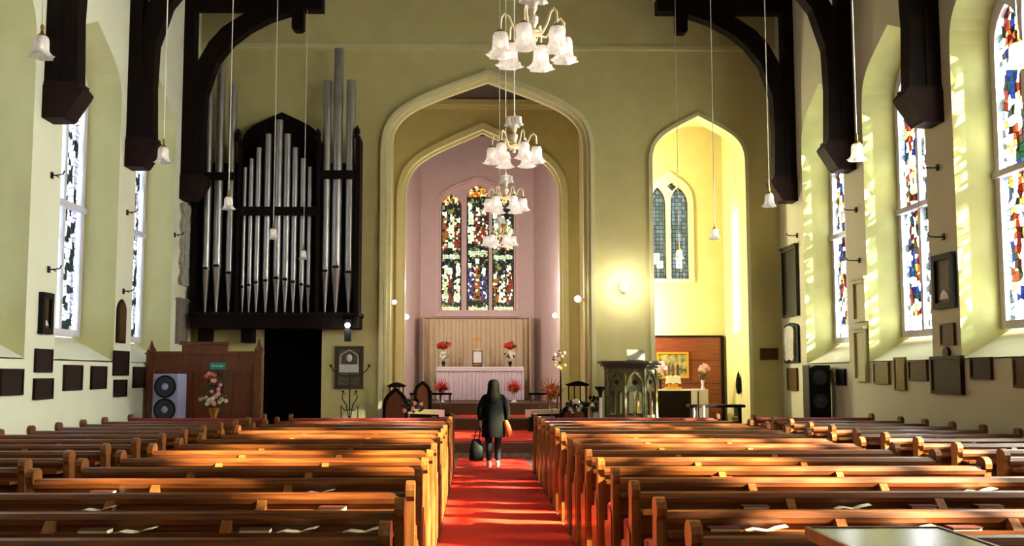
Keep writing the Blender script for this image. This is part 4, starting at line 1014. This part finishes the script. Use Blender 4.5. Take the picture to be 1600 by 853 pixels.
for px, lab in ((1084, 'short white candle on the left of the low dark bench'), (1099, 'tall white candle post before the low dark bench')):
    yy = 20.9; z = hy(px, 637 if px < 1090 else 634, yy).z
    t = thing('candle_post', lab, 'candle', (hy(px, 640, yy).x, yy, 0))
    MB().lathe([(.1, 0), (.09, .03), (.025, .06), (.025, z-.5), (.05, z-.48), (.05, z-.46)], n=10).cap().build('holder', IRON, t)
    MB().tube([(0, 0, z-.46), (0, 0, z)], .035 if px > 1090 else .025).build('candle', LINEN, t)

# ------------------------------------------------------------------ chandeliers and pendants
def frill_shade(m, c, s):
    m.lathe([(.012*s, 0), (.048*s, -.005*s), (.058*s, -.03*s), (.06*s, -.1*s), (.066*s, -.135*s, .04), (.085*s, -.165*s, .12), (.098*s, -.175*s, .18)], c, 24, k=6)
def chandelier(Y, label, rodm, proto=[None]):
    loc = (.41, Y, 4.23)
    if proto[0]:
        t = dup(proto[0], loc, label, rz=Y*1.7)
    else:
        t = thing('chandelier', label, 'chandelier', loc, Y*1.7, 'white glass chandeliers down the nave'); proto[0] = t
        MB().tube([(0, 0, .36), (0, 0, 10.8)], .007, 6).build('hanging_rod', WHITEM, t)
        MB().lathe([(.0, -.07), (.02, -.06), (.014, -.02), (.045, .0), (.05, .02), (.02, .05), (.035, .09), (.035, .13), (.015, .16), (.03, .19), (.012, .24), (.02, .3), (.01, .38)], n=14).build('stem', mat('cream_enamel', S(232, 216, 180), .35), t, smooth=True)
        MB().lathe([(.0, .07), (.04, .09), (.042, .13), (.0, .16)], n=14).build('glass_bulb_stem', SHADE, t, smooth=True)
        m = MB()
        for k in range(3):
            an = k*2*PI/3+.4; c = (.07*math.cos(an), .07*math.sin(an), .33)
            m.lathe([(.01, 0), (.03, -.01), (.032, -.07), (.045, -.1, .15)], c, 18, k=6)
        m.lathe([(.02, .2), (.045, .24), (.05, .3), (.06, .33, .1)], n=18).build('upper_shades', SHADE, t, smooth=True)
        for k in range(6):
            an = k*PI/3; d = Vector((math.cos(an), math.sin(an), 0))
            pts = [d*.03+Vector((0, 0, .0)), d*.10+Vector((0, 0, -.01)), d*.15+Vector((0, 0, .05)), d*.18+Vector((0, 0, .12)), d*.215+Vector((0, 0, .14)), d*.24+Vector((0, 0, .11)), d*.245+Vector((0, 0, .05)), d*.245+Vector((0, 0, .0))]
            a = MB().tube(pts, .009, 8).build('arm', mat('cream_enamel', S(232, 216, 180), .35), t, smooth=True)
            m = MB(); c = tuple(d*.245+Vector((0, 0, .0))); m.lathe([(.012, .02), (.04, .0), (.045, -.015)], c, 12).build('gallery_cap', BRASS, a, smooth=True)
            m = MB(); frill_shade(m, tuple(d*.245+Vector((0, 0, -.005))), 1.0); m.build('glass_shade', SHADE, a, smooth=True)
        m = MB(); 
        for k in range(6):
            an = k*PI/3; m.ball((.245*math.cos(an), .245*math.sin(an), -.09), .022, (1, 1, 1.4), 8, 6)
        m.build('bulbs', BULB, t, smooth=True)
    l = lamp('chandelier_light', 'POINT', (.41, Y, 3.9), 9, (1, .9, .72), shadow_soft_size=.3)
chandelier(6.9, 'nearest and largest of the white glass chandeliers', WHITEM)
chandelier(10.4, 'second chandelier from the camera, level with the chancel arch shoulder', WHITEM)
chandelier(13.5, 'third chandelier, hanging in front of the top of the altar window', WHITEM)
chandelier(17.2, 'farthest and smallest chandelier, before the altar window', RODD)
pend0 = None
PEN = [(65, 70, 8.7, 'left'), (255, 240, 12.1, 'left'), (357, 316, 15.3, 'left'), (427, 364, 18.6, 'left'), (474, 397, 21.3, 'left'),
       (1590, 82, 7.8, 'right'), (1339, 235, 11.1, 'right'), (1202, 311, 14.4, 'right'), (1117, 364, 17.7, 'right'), (1061, 396, 21.0, 'right')]
for i, (px, py, Y, side) in enumerate(PEN):
    p = hy(px, py, Y)
    lab = 'single glass pendant lamp, %s in the row on the %s of the nave' % (['nearest', 'second', 'third', 'fourth', 'farthest'][i % 5], side)
    if pend0 is None:
        t = thing('pendant_lamp', lab, 'pendant lamp', p, 0, 'single pendant lamps in the nave'); pend0 = t
        MB().tube([(0, 0, .16), (0, 0, 7.2)], .008, 6).build('hanging_rod', WHITEM, t)
        MB().lathe([(.005, .2), (.018, .17), (.012, .13), (.02, .11), (.04, .09), (.045, .07)], n=12).build('brass_cap', BRASS, t, smooth=True)
        m = MB(); frill_shade(m, (0, 0, .08), 1.12); m.build('glass_shade', SHADE, t, smooth=True)
        MB().ball((0, 0, -.01), .02, (1, 1, 1.5), 8, 6).build('bulb', BULB, t, smooth=True)
    else: dup(pend0, p, lab)

# ------------------------------------------------------------------ person
PYY = 18.1; pp = hy(771, 728, PYY)
pe = thing('person', 'person in a black coat with long black hair walking up the red aisle', 'person', (pp.x, PYY, .014))
def skin_mesh(name, chains, m, parent, sub=2, root=0):
    bm = bmesh.new(); me = bpy.data.meshes.new(name); vs = []; rad = []; idx = {}
    for ch in chains:
        prev = None
        for (key, co, r) in ch:
            if key in idx: v = idx[key]
            else:
                v = bm.verts.new(co); idx[key] = v; vs.append(v); rad.append(r)
            if prev is not None and prev is not v: bm.edges.new((prev, v))
            prev = v
    bm.verts.index_update(); bm.to_mesh(me); bm.free()
    o = bpy.data.objects.new(name, me); COL.objects.link(o)
    s = o.modifiers.new('skin', 'SKIN'); s.use_smooth_shade = True
    for i, r in enumerate(rad):
        d = me.skin_vertices[0].data[i]; d.radius = r if isinstance(r, tuple) else (r, r); d.use_root = (i == 0)
    if sub: q = o.modifiers.new('sub', 'SUBSURF'); q.levels = sub; q.render_levels = sub
    dg = bpy.context.evaluated_depsgraph_get(); dg.update()
    me2 = bpy.data.meshes.new_from_object(o.evaluated_get(dg)); o.modifiers.clear(); o.data = me2
    me2.materials.clear(); me2.materials.append(m)
    for p_ in me2.polygons: p_.use_smooth = True
    o.parent = parent; return o
def V(*a): return Vector(a)
chains = [[('pel', V(0, 0, .88), .12), ('sp1', V(0, .01, 1.05), .115), ('sp2', V(0, .01, 1.24), .13), ('nk', V(0, .0, 1.37), .055), ('hd0', V(0, .015, 1.44), .065), ('hd1', V(0, .02, 1.53), .085), ('hd2', V(0, .015, 1.585), .06)]]
hl = V(-.235, -.02, .80); hr = V(.245, .03, .80)
for s, K, hip, kn, an_, toe in ((-1, 'L', V(-.09, 0, .84), V(-.085, .02, .47), V(-.085, -.03, .09), V(-.085, .11, .045)), (1, 'R', V(.09, 0, .84), V(.085, .07, .47), V(.075, .06, .09), V(.08, .2, .04))):
    chains.append([('pel', V(0, 0, .88), .12), ('hip'+K, hip, .085), ('kn'+K, kn, .055), ('an'+K, an_, .036), ('toe'+K, toe, .03)])
for s, K, el, wr in ((-1, 'L', V(-.235, -.02, 1.05), V(-.235, -.01, .83)), (1, 'R', V(.24, -.01, 1.06), V(.245, .05, .83))):
    chains.append([('sp2', V(0, .01, 1.24), .13), ('sh'+K, V(s*.16, .0, 1.29), .06), ('el'+K, el, .042), ('wr'+K, wr, .027), ('pm'+K, wr+V(0, .0, -.06), (.018, .036))])
    for q in range(4):
        b = wr + V(0, .0, -.08) + V(0, -.027+.018*q, 0); l = (.062, .072, .068, .055)[q]
        chains.append([('pm'+K, 0, 0), ('f%s%da' % (K, q), b+V(0, 0, -.02), .0085), ('f%s%db' % (K, q), b+V(s*-.012, 0, -.02-l*.5), .008), ('f%s%dc' % (K, q), b+V(s*-.035, 0, -.02-l*.8), .007)])
    b = wr + V(0, .03, -.045)
    chains.append([('pm'+K, 0, 0), ('t%sa' % K, b, .01), ('t%sb' % K, b+V(-s*.015, .018, -.03), .008)])
skin_mesh('body', chains, SKIN, pe)
# face
m = MB(); m.ball((0, .11, 1.505), .016, (.7, 1, 1.2)); m.build('nose', SKIN, pe, smooth=True)
# trousers
tr = []
for s, K, hip, kn, an_ in ((-1, 'L', V(-.09, 0, .84), V(-.085, .02, .47), V(-.085, -.03, .10)), (1, 'R', V(.09, 0, .84), V(.085, .07, .47), V(.075, .06, .10))):
    tr.append([('pel', V(0, 0, .88), .105), ('hip'+K, hip, .105), ('kn'+K, kn, .075), ('m'+K, (kn+an_)/2, .062), ('an'+K, an_, .055)])
skin_mesh('trousers', tr, JEANS, pe)
m = MB()
m.loft([(0, 0, .55, .215, .15), (0, 0, .60, .225, .16), (0, 0, .78, .215, .155), (0, 0, .95, .20, .145), (0, .0, 1.1, .195, .14), (0, 0, 1.24, .205, .14), (0, 0, 1.33, .17, .115), (0, .0, 1.39, .08, .08)], 28)
m.build('coat', COAT, pe, smooth=True)
sl = []
for s, K, el, wr in ((-1, 'L', V(-.25, -.02, 1.05), V(-.24, -.01, .85)), (1, 'R', V(.255, -.01, 1.06), V(.25, .05, .85))):
    sl.append([('c', V(0, 0, 1.26), .1), ('sh'+K, V(s*.17, 0, 1.28), .085), ('el'+K, el, .07), ('wr'+K, wr, .055)])
skin_mesh('coat_sleeves', sl, COAT, pe)
m = MB(); m.loft([(0, -.06, 1.06, .09, .04), (0, -.065, 1.12, .13, .07), (0, -.06, 1.25, .14, .095), (0, -.04, 1.36, .125, .10), (0, -.012, 1.45, .112, .105), (0, -.0, 1.53, .108, .112), (0, .0, 1.585, .092, .10), (0, .0, 1.615, .055, .06), (0, 0, 1.625, .01, .01)], 24)
m.build('hair', HAIR, pe, smooth=True)
for s, an_, mm, rot in ((-1, V(-.085, -.03, 0), PINKSH, .5), (1, V(.075, .06, 0), GREYSH, 0)):
    m = MB(); m.loft([(an_.x, an_.y+.05, .0, .045, .125), (an_.x, an_.y+.05, .02, .048, .13), (an_.x, an_.y+.045, .05, .046, .115), (an_.x, an_.y+.0, .085, .042, .06), (an_.x, an_.y, .10, .038, .045)], 16)
    m.build('shoe', mm, pe, smooth=True)
t = thing('handbag', 'black handbag hanging from the left hand of the walking person', 'bag', (pp.x-.32, PYY-.02, .13))
MB().loft([(0, 0, 0, .12, .06), (0, 0, .02, .135, .07), (0, 0, .2, .13, .07), (0, 0, .36, .09, .05), (0, 0, .40, .06, .03)], 20).build('bag_body', BLACK, t, smooth=True)
MB().tube([(-.05, 0, .38), (-.0, 0, .56), (.055, 0, .62), (.075, 0, .58), (.05, 0, .38)], .01).build('handle', BLACK, t)
t = MB().loft([(.0, 0, 0, .03, .02), (0, 0, .05, .06, .03), (-.02, 0, .15, .065, .035), (-.05, 0, .26, .05, .03), (-.07, 0, .33, .025, .02)], 16).build('folded_scarf', ORANGE, smooth=True, loc=(pp.x+.30, PYY-.09, .55))
tag(t, 'orange red cloth held at the right side of the walking person', 'scarf')
